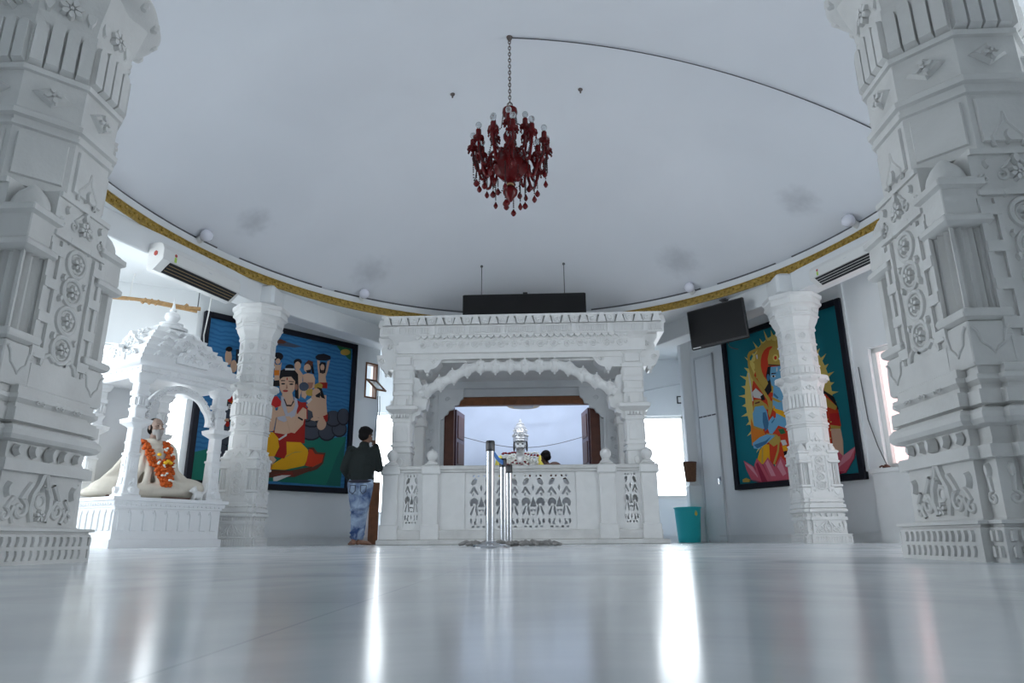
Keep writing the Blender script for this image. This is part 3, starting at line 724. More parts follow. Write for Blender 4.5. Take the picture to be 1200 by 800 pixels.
for a, b, c, d in ((-1.95, -1.86, -1.60, -1.55), (1.44, 1.545, 1.81, 1.85)):
    mb = MB(); mb.loft([[(x, y, z) for x, z in ((a, .22), (d, .22), (d, 1.09), (c, 1.09), (c, .265), (b, .265), (b, 1.09), (a, 1.09))] for y in (.0, .12)]); mb.build('panel_border', 'marble', bal, smooth=False)
# pierced screen unit traced in a 108 x 205 cell
def cell(full=True):
    H = []
    both = lambda pts: (H.append(pts), H.append([(-x, y) for x, y in pts]))
    both([(8, 0), (16, 0), (17, 8), (9, 8)]); both([(27, 0), (36, 0), (38, 8), (29, 8)])
    both([(17, 16), (28, 8 + 4), (38, 20), (45, 34), (40, 42), (28, 38), (20, 30)])
    H.append([(0, 38), (6, 50), (0, 66), (-6, 50)])
    both([(10, 76), (28, 48), (36, 47), (50, 70), (42, 74), (33, 60), (17, 80)])
    both([(30, 72), (36, 70), (40, 82), (33, 84)])
    both([(11, 110), (14, 100), (22, 92), (34, 90), (45, 96), (50, 108), (46, 122), (38, 124), (34, 114), (26, 112), (20, 122)])
    H.append([(0, 86), (6, 100), (14, 126), (-14, 126), (-6, 100)])
    both([(29, 122), (35, 124), (48, 152), (43, 160), (36, 150)]); both([(17, 128), (24, 118), (26, 136), (20, 158), (13, 160)])
    H.append([(-15, 162), (-14, 136), (-8, 146), (0, 138), (8, 146), (14, 136), (15, 162), (8, 154), (0, 160), (-8, 154)])
    both([(18, 172), (26, 170), (24, 178), (32, 184), (30, 194), (18, 194), (22, 186)]); both([(38, 174), (46, 170), (49, 184), (42, 192), (37, 186)])
    H.append([(0, 168), (5, 182), (0, 192), (-5, 182)])
    both([(6, 199), (18, 199), (18, 206), (6, 206)]); both([(27, 199), (39, 199), (39, 206), (28, 206)])
    return H
def jali(name, x0, x1, z0, z1, cx, cw, ch, zt):
    hs = []
    for c in cx:
        for h in cell(): hs.append([(c + x / 108 * cw, zt - y / 206 * ch) for x, y in h])
    me = holes_mesh([(x0, z0), (x1, z0), (x1, z1), (x0, z1)], hs, .05)
    o = mesh_obj(name, me, 'marble', bal, (0, .045, 0)); finish(me, 30, False); return o
jali('pierced_screen', -.90, .84, .22, 1.09, [-.84 + .404 * (i + .5) for i in range(4)], .395, .80, 1.05)
jali('pierced_screen', -1.86, -1.60, .265, 1.09, [-1.73], .235, .74, 1.06)
jali('pierced_screen', 1.545, 1.81, .265, 1.09, [1.6775], .235, .74, 1.06)
# ------------------------------------------------------------------ sanctum: grey rear wall with doorway, blue-lit room behind
YW = 12.6
mb = MB(); X0, X1 = -1.60, 1.30      # door opening
for a, b in ((-2.35, X0), (X1, 2.1)): mb.box(a, b, YW, YW + .22, 0, 4.0)
mb.box(X0, X1, YW, YW + .22, 2.66, 4.0); mb.box(X0, X1, YW - .05, YW + .0, 0, 1.12)  # low wall added across the doorway so the pierced screens look dark
struct('wall_sanctum_front', mb, 'lit_grey', smooth=False)
mb = MB(); P = face((0, YW, 0), (1, 0, 0), (0, -1, 0))
for x0, x1 in ((-2.02, -1.66), (1.36, 1.72)):
    mb.box(x0, x1, YW - .08, YW + .01, 0, 2.86); mb.box(x0 + .05, x1 - .05, YW - .10, YW, 0, 2.80)
    Pq = face((0, YW - .10, 0), (1, 0, 0), (0, -1, 0)); c = (x0 + x1) / 2
    for k in range(10): m_scroll(mb, Pq, c + (.03 if k % 2 else -.03), 1.2 + k * .16, .045, .012, 1 if k % 2 else -1, 1.3, 0)
mb.box(-2.1, 1.8, YW - .12, YW + .01, 2.80, 3.04); mb.box(-2.1, 1.8, YW - .15, YW + .01, 2.98, 3.06)
struct('trim_13', mb, 'lit_grey', 'grey carved door surround inside the shrine', ang=30)
mb = MB()
for s, xa in ((1, X0 - .06), (-1, X1 + .06)):
    Q = lambda u, z, d: (xa + s * u, YW - .06 - d, z)
    mb.extr([(0, 2.22), (.05, 2.23), (.08, 2.30), (.13, 2.32), (.16, 2.39), (.23, 2.41), (.26, 2.48), (.34, 2.50), (.37, 2.58), (.42, 2.62), (.43, 2.82), (0, 2.82)], Q, -.05, .03, 0)
    m_scroll(mb, lambda u, z, d: Q(u, z, d + .03), .12, 2.6, .05, .012, 1, 1.3, 0)
struct('trim_14', mb, 'lit_grey', 'cusped grey corner panels of the sanctum doorway', ang=30)
# brown door frame and folding leaves
dr2 = empty('wooden_door', (SX - .05, YW + .05, 0)); tag(dr2, 'brown wooden double door standing open inside the shrine', 'door')
mb = MB(); mb.bbox(-1.45, 1.45, -.02, .12, 2.50, 2.66, .01); mb.build('lintel', 'wood', dr2)
for s in (-1, 1):
    mb = MB(); mb.bbox(min(s * 1.27, s * 1.45), max(s * 1.27, s * 1.45), -.02, .12, 0, 2.52, .01); mb.build('door_jamb', 'wood_dark', dr2)
    # leaf swung into the room
    lf = MB(); w = .62; ang = math.radians(82) if s < 0 else math.radians(98)
    lf.M = Matrix.Translation((s * 1.26, .14, 0)) @ Matrix.Rotation(ang, 4, 'Z')
    lf.bbox(0, w, -.02, .02, .02, 2.46, .006)
    o = lf.build('door_leaf', 'wood_violet', dr2)
    pn = MB(); pn.M = lf.M
    for z0, z1 in ((.15, .75), (.85, 1.35), (1.45, 1.85), (1.93, 2.36)):
        for y0, y1 in ((-.034, -.018), (.018, .034)):
            pn.box(.10, w - .10, y0, y1, z0, z1)
    pn.build('door_panel', 'wood_dark', o, smooth=False)
# sanctum room (curved pale blue wall)
mb = MB(); ring = []
pts = [(-2.35, YW + .2), (-2.35, 13.6)] + [(-.13 - 2.2 * math.cos(PI * i / 16), 13.6 + 1.3 * math.sin(PI * i / 16)) for i in range(17)] + [(2.1, 13.6), (2.1, YW + .2)]
mb.loft([[(x, y, z) for x, y in pts] for z in (0, 3.3)], closed=False, cap=False)
struct('wall_sanctum', mb, 'sanctum_paint', ang=60)
mb = MB(); mb.box(-2.4, 2.15, YW + .2, 15.0, 3.2, 3.3); struct('ceiling_sanctum', mb, 'wall_paint', smooth=False)
# platform inside
mb = MB(); mb.bbox(-1.0, .75, 13.35, 14.75, 0, .85, .02); o = mb.build('altar_platform', 'tile_marble'); tag(o, 'pale stone platform carrying the crowned white statue', 'platform')
lamp = empty('ceiling_lamp', (-.13, 13.2, 3.2)); tag(lamp, 'round brass-rimmed ceiling lamp above the crowned statue', 'lamp')
mb = MB(); mb.lathe([(.03, 0), (.02, -.50), (.12, -.52), (.30, -.56), (.34, -.60), (.31, -.625), (.02, -.625)], 28); mb.build('lamp_shade', 'brass', lamp)
mb = MB(); mb.lathe([(.20, -.62), (.20, -.64), (.01, -.645)], 24); mb.build('diffuser', 'lit_grey', lamp)
# string across the sanctum
mb = MB(); mb.tube([(-1.3 + 2.4 * i / 16, 13.1, 1.98 - .22 * math.sin(PI * i / 16)) for i in range(17)], .006, 5); o = mb.build('hanging_string', 'rod_grey'); tag(o, 'thin dark string sagging across the blue sanctum at statue height', 'string')
mb = MB(); mb.tube([(-1.35 + 2.5 * i / 16, 13.9, 2.95 - .16 * math.sin(PI * i / 16)) for i in range(17)], .005, 5); o = mb.build('hanging_string', 'rod_grey'); tag(o, 'thin pale cord sagging near the sanctum ceiling above the crown', 'string')
# black display board on the roof with two rods
bd = empty('display_board', (-.05, 11.45, 3.70)); tag(bd, 'long black display board above the shrine roof', 'display board')
mb = MB(); mb.bbox(-1.09, 1.09, -.06, .06, 0.0, .56, .012); mb.build('panel', 'board_black', bd)
mb = MB(); mb.box(-.02, .06, -.02, .05, .555, .60); mb.build('junction_box', 'black_plastic', bd, smooth=False)
for x in (-.76, .72):
    mb = MB(); z1 = dome_z(x - .05, 11.45) - 3.70 + .01; mb.tube([(x, 0, .55), (x, 0, z1)], .008, 6); mb.lathe([(.025, z1 - .03), (.025, z1)], 10, (x, 0, 0)); mb.build('hanging_rod', 'rod_grey', bd)
PAINT_L = [('slate',[(1.238,2.511),(1.386,2.595),(1.548,2.574),(1.782,2.555),(1.623,2.506),(1.263,2.484)]),('brownp',[(1.257,2.547),(1.351,2.61),(1.478,2.582),(1.415,2.536),(1.282,2.514)]),('greenp',[(2.282,2.689),(2.483,2.707),(2.565,2.631),(2.756,2.505),(2.81,2.492),(2.8,2.711),(2.507,2.723)]),('goldp',[(2.783,2.643),(2.774,2.615),(2.746,2.588),(2.703,2.568),(2.655,2.559),(2.611,2.562),(2.58,2.577),(2.568,2.601),(2.576,2.629),(2.604,2.655),(2.647,2.675),(2.695,2.685),(2.739,2.682),(2.771,2.667)]),('green',[(1.12,0.11),(1.259,0.146),(2.751,0.123),(2.81,1.034),(2.395,0.95),(1.967,0.981),(1.076,0.723),(0.921,0.651),(0.487,0.669),(0.542,0.189)]),('greend',[(2.459,0.14),(2.751,0.123),(2.789,0.967),(2.638,0.653)]),('stoned',[(2.293,1.044),(2.277,0.982),(2.221,0.928),(2.138,0.893),(2.044,0.884),(1.958,0.902),(1.897,0.943),(1.871,1.0),(1.886,1.061),(1.94,1.115),(2.021,1.15),(2.115,1.161),(2.203,1.144),(2.267,1.102)]),('stone',[(2.273,1.055),(2.258,1.0),(2.207,0.952),(2.131,0.921),(2.046,0.913),(1.968,0.928),(1.911,0.964),(1.888,1.014),(1.902,1.068),(1.951,1.115),(2.026,1.147),(2.112,1.157),(2.192,1.142),(2.249,1.105)]),('stoned',[(2.583,1.085),(2.57,1.012),(2.522,0.951),(2.451,0.913),(2.37,0.905),(2.295,0.929),(2.24,0.979),(2.217,1.046),(2.229,1.118),(2.274,1.179),(2.345,1.218),(2.426,1.228),(2.503,1.205),(2.559,1.154)]),('stone',[(2.562,1.096),(2.55,1.031),(2.508,0.976),(2.444,0.942),(2.372,0.934),(2.304,0.956),(2.255,1.001),(2.234,1.061),(2.245,1.125),(2.286,1.18),(2.349,1.215),(2.422,1.223),(2.491,1.203),(2.541,1.157)]),('stoned',[(2.816,1.164),(2.804,1.098),(2.761,1.042),(2.697,1.007),(2.625,1.0),(2.557,1.022),(2.509,1.067),(2.488,1.129),(2.499,1.194),(2.54,1.249),(2.603,1.285),(2.676,1.294),(2.745,1.273),(2.795,1.227)]),('stone',[(2.795,1.175),(2.784,1.117),(2.747,1.067),(2.691,1.037),(2.627,1.03),(2.568,1.049),(2.525,1.09),(2.507,1.144),(2.516,1.201),(2.552,1.25),(2.608,1.282),(2.672,1.289),(2.732,1.271),(2.776,1.23)]),('stoned',[(2.701,1.349),(2.687,1.28),(2.638,1.22),(2.565,1.182),(2.482,1.173),(2.406,1.194),(2.351,1.241),(2.328,1.304),(2.341,1.372),(2.387,1.432),(2.459,1.471),(2.542,1.481),(2.62,1.461),(2.677,1.414)]),('stone',[(2.68,1.359),(2.667,1.298),(2.624,1.245),(2.559,1.211),(2.484,1.203),(2.416,1.221),(2.367,1.263),(2.346,1.319),(2.358,1.38),(2.399,1.433),(2.464,1.467),(2.538,1.477),(2.608,1.459),(2.659,1.417)]),('stoned',[(2.853,1.401),(2.853,1.329),(2.818,1.268),(2.764,1.231),(2.701,1.224),(2.643,1.248),(2.6,1.299),(2.581,1.367),(2.59,1.439),(2.624,1.5),(2.678,1.538),(2.741,1.546),(2.8,1.522),(2.844,1.471)]),('stone',[(2.842,1.412),(2.834,1.348),(2.804,1.293),(2.757,1.26),(2.703,1.254),(2.653,1.276),(2.617,1.322),(2.6,1.383),(2.607,1.446),(2.637,1.501),(2.683,1.535),(2.737,1.542),(2.788,1.52),(2.825,1.474)]),('stoned',[(2.31,1.281),(2.292,1.217),(2.233,1.161),(2.145,1.125),(2.045,1.114),(1.954,1.13),(1.889,1.171),(1.862,1.228),(1.879,1.29),(1.936,1.345),(2.022,1.383),(2.122,1.395),(2.215,1.38),(2.283,1.339)]),('stone',[(2.29,1.291),(2.274,1.235),(2.219,1.186),(2.138,1.153),(2.047,1.143),(1.963,1.157),(1.904,1.192),(1.88,1.242),(1.895,1.297),(1.947,1.346),(2.027,1.38),(2.118,1.391),(2.203,1.378),(2.265,1.342)]),('stoned',[(2.113,1.353),(2.103,1.291),(2.064,1.238),(2.005,1.204),(1.937,1.196),(1.875,1.215),(1.829,1.258),(1.809,1.315),(1.818,1.377),(1.856,1.43),(1.914,1.464),(1.982,1.473),(2.045,1.455),(2.092,1.412)]),('stone',[(2.093,1.363),(2.084,1.309),(2.05,1.262),(1.998,1.232),(1.939,1.225),(1.884,1.242),(1.843,1.28),(1.826,1.33),(1.834,1.384),(1.867,1.431),(1.918,1.461),(1.978,1.469),(2.034,1.452),(2.075,1.415)]),('stoned',[(2.427,1.349),(2.416,1.285),(2.375,1.231),(2.314,1.197),(2.244,1.189),(2.179,1.209),(2.132,1.252),(2.112,1.31),(2.122,1.373),(2.161,1.427),(2.222,1.462),(2.292,1.471),(2.358,1.452),(2.406,1.408)]),('stone',[(2.406,1.359),(2.397,1.303),(2.361,1.256),(2.307,1.226),(2.246,1.218),(2.189,1.236),(2.147,1.274),(2.129,1.325),(2.138,1.38),(2.173,1.428),(2.226,1.459),(2.288,1.467),(2.346,1.45),(2.388,1.411)]),('stoned',[(2.057,2.42),(2.102,2.469),(2.221,2.507),(2.36,2.488),(2.377,2.435),(2.281,2.383),(2.135,2.363),(2.073,2.378)]),('skin',[(2.098,2.361),(2.147,2.358),(2.17,2.173),(2.202,2.134),(2.274,2.158),(2.292,2.239),(2.306,2.376),(2.359,2.409),(2.325,2.2),(2.292,2.083),(2.313,1.975),(2.332,1.89),(2.174,1.887),(2.151,2.015),(2.144,2.102),(2.118,2.209)]),('hair',[(2.141,2.29),(2.185,2.343),(2.271,2.347),(2.284,2.249),(2.275,2.147),(2.166,2.128)]),('skin',[(2.254,2.25),(2.252,2.223),(2.242,2.199),(2.225,2.184),(2.206,2.181),(2.187,2.19),(2.174,2.209),(2.167,2.235),(2.169,2.262),(2.18,2.286),(2.196,2.301),(2.216,2.304),(2.234,2.296),(2.248,2.276)]),('hairl',[(2.179,2.186),(2.258,2.2),(2.252,2.132),(2.203,2.123)]),('red',[(2.157,1.95),(2.338,1.979),(2.341,1.869),(2.176,1.855)]),('hair',[(1.793,2.272),(1.788,2.246),(1.768,2.223),(1.737,2.206),(1.703,2.2),(1.671,2.205),(1.648,2.221),(1.638,2.243),(1.643,2.269),(1.663,2.292),(1.693,2.309),(1.728,2.315),(1.76,2.31),(1.783,2.295)]),('skin',[(1.779,2.197),(1.776,2.163),(1.761,2.133),(1.737,2.114),(1.71,2.109),(1.684,2.12),(1.665,2.143),(1.656,2.175),(1.659,2.21),(1.673,2.239),(1.697,2.259),(1.724,2.264),(1.75,2.253),(1.77,2.23)]),('skin',[(1.637,2.103),(1.75,2.133),(1.827,2.049),(1.84,1.771),(1.798,1.595),(1.726,1.754),(1.649,1.976)]),('hair',[(1.847,2.227),(1.899,2.302),(2.007,2.3),(2.061,2.088),(2.012,2.102),(1.979,2.206)]),('brownp',[(1.846,2.237),(1.921,2.328),(2.018,2.313),(2.001,2.221),(1.926,2.263)]),('skin',[(1.978,2.189),(1.974,2.154),(1.957,2.123),(1.932,2.104),(1.901,2.098),(1.873,2.109),(1.852,2.132),(1.843,2.165),(1.846,2.2),(1.863,2.23),(1.888,2.25),(1.919,2.255),(1.947,2.245),(1.968,2.221)]),('hair',[(1.879,2.128),(1.982,2.163),(1.987,2.109),(1.918,2.086)]),('skin',[(1.828,2.038),(1.918,2.086),(2.037,2.084),(2.08,2.004),(2.081,1.851),(1.992,1.773),(1.951,1.702),(1.912,1.611),(1.84,1.643),(1.836,1.813),(1.848,1.944)]),('skind',[(1.933,1.915),(2.05,1.933),(2.034,1.833),(1.967,1.79)]),('slate',[(1.967,1.844),(1.96,1.808),(1.936,1.776),(1.898,1.754),(1.855,1.748),(1.815,1.757),(1.786,1.781),(1.773,1.814),(1.78,1.851),(1.804,1.883),(1.841,1.905),(1.884,1.912),(1.925,1.902),(1.954,1.878)]),('goldp',[(2.1,1.756),(2.093,1.727),(2.069,1.701),(2.033,1.683),(1.991,1.677),(1.953,1.684),(1.925,1.702),(1.913,1.729),(1.92,1.758),(1.944,1.784),(1.98,1.802),(2.022,1.808),(2.061,1.801),(2.089,1.783)]),('goldp',[(2.077,1.894),(2.168,1.952),(2.244,1.92),(2.227,1.83),(2.082,1.83)]),('skin',[(1.974,1.433),(2.119,1.388),(2.115,1.302),(2.356,1.439),(2.332,1.742),(2.046,1.7)]),('hair',[(2.128,1.858),(2.225,1.851),(2.313,1.667),(2.239,1.679),(2.186,1.736)]),('skin',[(2.211,1.762),(2.205,1.721),(2.184,1.686),(2.151,1.664),(2.113,1.659),(2.078,1.671),(2.052,1.699),(2.04,1.737),(2.045,1.777),(2.066,1.812),(2.099,1.834),(2.137,1.84),(2.173,1.828),(2.199,1.8)]),('hair',[(2.105,1.703),(2.207,1.783),(2.203,1.673),(2.131,1.674)]),('skin',[(2.055,1.588),(2.145,1.654),(2.265,1.66),(2.344,1.584),(2.381,1.372),(2.341,1.324),(2.103,1.295),(2.054,1.459)]),('skin',[(1.944,1.509),(1.987,1.557),(2.089,1.464),(2.12,1.382),(2.046,1.416)]),('cloth',[(1.939,1.572),(2.026,1.648),(2.052,1.62),(1.989,1.536)]),('skin',[(2.08,1.298),(2.222,1.304),(2.356,1.439),(2.375,1.355),(2.272,1.278),(2.132,1.24),(2.048,1.252)]),('skin',[(2.368,1.187),(2.349,1.142),(2.316,1.108),(2.276,1.092),(2.237,1.098),(2.206,1.122),(2.189,1.162),(2.19,1.209),(2.208,1.253),(2.24,1.287),(2.281,1.303),(2.32,1.299),(2.352,1.274),(2.369,1.234)]),('red',[(2.291,1.345),(2.388,1.4),(2.394,1.271),(2.359,1.246)]),('hair',[(1.426,2.301),(1.419,2.266),(1.394,2.235),(1.356,2.213),(1.312,2.205),(1.271,2.212),(1.242,2.233),(1.229,2.264),(1.236,2.299),(1.26,2.33),(1.298,2.352),(1.342,2.36),(1.383,2.353),(1.413,2.332)]),('skin',[(1.379,2.207),(1.376,2.184),(1.366,2.165),(1.349,2.152),(1.33,2.148),(1.311,2.155),(1.298,2.17),(1.291,2.191),(1.293,2.213),(1.304,2.233),(1.32,2.246),(1.34,2.25),(1.358,2.243),(1.372,2.228)]),('skin',[(1.272,2.166),(1.302,2.129),(1.385,2.144),(1.407,2.191),(1.398,1.998),(1.393,1.829),(1.302,1.856),(1.301,1.982)]),('orange',[(1.285,2.031),(1.372,2.046),(1.381,1.953),(1.294,1.939)]),('hair',[(1.208,1.82),(1.389,1.87),(1.42,1.77),(1.217,1.728)]),('hair',[(1.385,1.912),(1.394,2.04),(1.457,2.083),(1.66,2.096),(1.735,2.034),(1.757,1.844),(1.786,1.593),(1.728,1.606),(1.696,1.834)]),('hair',[(1.647,2.148),(1.641,2.124),(1.62,2.103),(1.588,2.087),(1.552,2.081),(1.519,2.085),(1.495,2.099),(1.485,2.119),(1.491,2.143),(1.512,2.164),(1.543,2.18),(1.579,2.186),(1.612,2.182),(1.637,2.168)]),('cloth',[(1.479,2.097),(1.658,2.124),(1.661,2.09),(1.482,2.063)]),('red',[(1.776,1.324),(1.825,1.541),(1.94,1.556),(1.946,1.219),(1.969,0.826),(1.777,0.818),(1.489,0.821),(1.343,0.997),(1.586,0.952),(1.757,1.031)]),('red',[(1.754,1.567),(1.849,1.538),(1.973,1.449),(1.989,1.26),(1.784,1.236)]),('skin',[(1.39,0.952),(1.406,1.237),(1.424,1.506),(1.731,1.57),(1.776,1.324),(1.759,1.011),(1.587,0.942)]),('skin',[(1.467,1.631),(1.517,1.451),(1.495,1.222),(1.782,1.256),(1.717,1.478),(1.653,1.679)]),('skin',[(1.389,1.87),(1.449,1.933),(1.604,1.969),(1.69,1.898),(1.692,1.749),(1.632,1.655),(1.547,1.611),(1.478,1.633),(1.422,1.708)]),('skind',[(1.749,1.8),(1.749,1.774),(1.743,1.753),(1.733,1.74),(1.721,1.738),(1.709,1.747),(1.7,1.767),(1.695,1.792),(1.695,1.818),(1.701,1.839),(1.711,1.852),(1.723,1.854),(1.735,1.845),(1.744,1.825)]),('hair',[(1.399,1.872),(1.436,1.952),(1.602,1.99),(1.699,1.92),(1.753,1.886),(1.711,2.051),(1.44,2.026),(1.39,1.976)]),('hairl',[(1.421,1.875),(1.499,1.884),(1.5,1.869),(1.423,1.855)]),('hairl',[(1.566,1.882),(1.668,1.89),(1.669,1.875),(1.568,1.867)]),('hair',[(1.504,1.821),(1.501,1.814),(1.491,1.808),(1.477,1.803),(1.46,1.8),(1.445,1.8),(1.434,1.804),(1.43,1.81),(1.433,1.816),(1.443,1.823),(1.457,1.828),(1.474,1.831),(1.489,1.831),(1.5,1.827)]),('hair',[(1.661,1.84),(1.658,1.833),(1.647,1.826),(1.631,1.82),(1.613,1.818),(1.597,1.818),(1.585,1.821),(1.58,1.827),(1.584,1.834),(1.594,1.841),(1.61,1.846),(1.628,1.849),(1.645,1.849),(1.656,1.845)]),('lips',[(1.571,1.705),(1.567,1.696),(1.554,1.686),(1.534,1.679),(1.511,1.676),(1.491,1.677),(1.476,1.682),(1.47,1.69),(1.474,1.7),(1.488,1.709),(1.507,1.716),(1.53,1.72),(1.551,1.719),(1.566,1.714)]),('skind',[(1.531,1.83),(1.561,1.75),(1.524,1.732)]),('red',[(1.521,1.934),(1.539,1.937),(1.542,1.895),(1.525,1.892)]),('silver',[(1.447,1.607),(1.505,1.574),(1.596,1.317),(1.665,1.304),(1.728,1.48),(1.692,1.622),(1.752,1.588),(1.786,1.466),(1.735,1.271),(1.582,1.232),(1.475,1.425)]),('hairl',[(1.496,1.552),(1.518,1.555),(1.572,1.459),(1.65,1.469),(1.687,1.558),(1.701,1.528),(1.652,1.438),(1.563,1.432)]),('silver',[(1.38,1.275),(1.536,1.253),(1.724,1.401),(1.771,1.386),(1.672,1.228),(1.545,1.151),(1.433,1.179)]),('skin',[(1.797,1.342),(1.879,1.457),(1.952,1.425),(1.966,1.257),(1.807,1.238)]),('skin',[(1.776,1.324),(1.953,1.409),(1.906,1.151),(1.762,0.98),(1.671,0.991),(1.611,1.159),(1.558,1.255),(1.646,1.266),(1.746,1.154)]),('hair',[(1.803,1.281),(1.902,1.245),(1.889,1.212),(1.794,1.253)]),('skin',[(1.251,0.957),(1.253,1.259),(1.196,1.393),(1.343,1.433),(1.395,1.236),(1.366,0.979)]),('skin',[(1.239,1.393),(1.297,1.462),(1.375,1.33),(1.501,1.387),(1.556,1.27),(1.365,1.206)]),('redb',[(1.235,1.474),(1.288,1.554),(1.372,1.586),(1.457,1.505),(1.454,1.422),(1.37,1.38),(1.28,1.419)]),('gold',[(1.178,0.949),(1.368,0.959),(1.475,0.86),(1.499,0.722),(1.429,0.557),(1.283,0.535),(0.975,0.52),(0.901,0.649),(1.062,0.858)]),('gold',[(1.609,0.822),(1.888,0.838),(2.035,0.728),(2.069,0.608),(1.991,0.438),(1.643,0.345),(1.387,0.337),(1.4,0.417),(1.622,0.572)]),('goldp',[(1.622,0.572),(1.79,0.666),(1.947,0.68),(1.749,0.633),(1.635,0.553)]),('red',[(1.466,0.839),(1.619,0.833),(1.644,0.614),(1.604,0.531),(1.429,0.557),(1.501,0.702)]),('cloth',[(1.465,0.849),(1.618,0.965),(1.615,0.924),(1.488,0.831)]),('skin',[(1.219,0.54),(1.408,0.555),(1.466,0.5),(1.4,0.417),(1.31,0.469)]),('orange',[(1.072,0.374),(1.379,0.415),(1.397,0.338),(1.08,0.298)]),('redo',[(2.058,0.73),(2.15,0.738),(2.203,0.67),(2.368,0.684),(2.333,0.524),(2.153,0.429),(2.014,0.44)]),('brownp',[(2.032,0.759),(2.148,0.769),(2.225,0.693),(2.391,0.696),(2.358,0.506),(2.249,0.395),(2.114,0.345),(2.132,0.407),(2.333,0.524),(2.358,0.662),(2.181,0.658),(2.128,0.726)]),('brownp',[(1.243,0.309),(1.387,0.328),(1.753,0.342),(2.152,0.439),(2.135,0.367),(1.829,0.237),(1.296,0.196)]),('cloth',[(1.441,0.214),(1.736,0.291),(1.761,0.263),(1.511,0.15),(1.448,0.147)]),('redd',[(1.438,0.243),(1.776,0.333),(1.806,0.245),(1.761,0.263)]),('skin',[(0.515,2.119),(0.516,2.061),(0.507,2.013),(0.489,1.983),(0.466,1.979),(0.442,2.001),(0.422,2.044),(0.411,2.1),(0.409,2.158),(0.419,2.206),(0.437,2.236),(0.46,2.241),(0.484,2.219),(0.503,2.176)]),('skin',[(0.62,1.981),(0.62,1.934),(0.609,1.895),(0.59,1.871),(0.567,1.867),(0.543,1.884),(0.525,1.918),(0.515,1.962),(0.515,2.009),(0.525,2.048),(0.544,2.073),(0.567,2.077),(0.591,2.06),(0.61,2.026)]),('hair',[(0.509,2.254),(0.506,2.233),(0.493,2.215),(0.473,2.203),(0.45,2.198),(0.428,2.203),(0.412,2.215),(0.405,2.233),(0.408,2.253),(0.42,2.271),(0.44,2.284),(0.463,2.289),(0.485,2.284),(0.502,2.272)]),('stoned',[(0.58,2.267),(0.624,2.276),(0.663,1.921),(0.604,2.046)]),('orange',[(0.483,1.538),(0.613,1.557),(0.615,1.339),(0.502,1.367)]),('greenp',[(0.426,1.464),(0.488,1.495),(0.545,1.373),(0.443,1.315)]),('green',[(0.06,0.517),(0.559,0.67),(0.674,0.06),(0.06,0.06)]),('stoned',[(0.681,1.217),(0.676,1.141),(0.644,1.077),(0.592,1.038),(0.531,1.031),(0.473,1.057),(0.429,1.111),(0.407,1.182),(0.412,1.257),(0.443,1.321),(0.494,1.361),(0.555,1.37),(0.614,1.344),(0.659,1.289)]),('stone',[(0.663,1.223),(0.658,1.155),(0.631,1.097),(0.585,1.062),(0.532,1.056),(0.481,1.08),(0.442,1.128),(0.423,1.193),(0.427,1.26),(0.454,1.317),(0.498,1.354),(0.552,1.361),(0.604,1.338),(0.644,1.288)]),('stoned',[(0.659,0.827),(0.654,0.745),(0.623,0.678),(0.572,0.638),(0.512,0.632),(0.454,0.662),(0.41,0.722),(0.387,0.8),(0.391,0.88),(0.421,0.948),(0.471,0.989),(0.532,0.996),(0.591,0.966),(0.636,0.906)]),('stone',[(0.64,0.834),(0.637,0.76),(0.61,0.698),(0.566,0.662),(0.513,0.657),(0.462,0.684),(0.423,0.739),(0.403,0.81),(0.406,0.883),(0.432,0.944),(0.476,0.982),(0.529,0.988),(0.58,0.961),(0.62,0.906)]),('stoned',[(0.661,0.531),(0.656,0.458),(0.627,0.398),(0.58,0.363),(0.524,0.359),(0.47,0.387),(0.429,0.441),(0.408,0.511),(0.412,0.583),(0.44,0.643),(0.487,0.68),(0.543,0.685),(0.598,0.657),(0.64,0.603)]),('stone',[(0.643,0.538),(0.639,0.473),(0.614,0.419),(0.573,0.387),(0.525,0.383),(0.478,0.408),(0.442,0.457),(0.424,0.52),(0.427,0.585),(0.451,0.639),(0.492,0.672),(0.541,0.677),(0.588,0.652),(0.625,0.602)]),('cloth',[(0.541,1.329),(0.606,1.337),(0.608,1.32),(0.561,1.314),(0.562,1.301),(0.601,1.306),(0.603,1.289),(0.564,1.284),(0.565,1.271),(0.613,1.277),(0.615,1.26),(0.55,1.252)]),('red',[(0.599,1.013),(0.598,0.99),(0.59,0.972),(0.577,0.96),(0.562,0.959),(0.547,0.967),(0.536,0.983),(0.53,1.005),(0.531,1.027),(0.539,1.046),(0.551,1.057),(0.566,1.059),(0.581,1.051),(0.593,1.034)]),('redb',[(0.603,1.446),(0.602,1.412),(0.593,1.383),(0.578,1.366),(0.558,1.363),(0.539,1.376),(0.525,1.401),(0.517,1.434),(0.517,1.468),(0.526,1.496),(0.542,1.514),(0.561,1.517),(0.58,1.504),(0.595,1.479)]),('skin',[(0.404,1.096),(0.576,1.096),(0.581,1.053),(0.43,1.057)])]
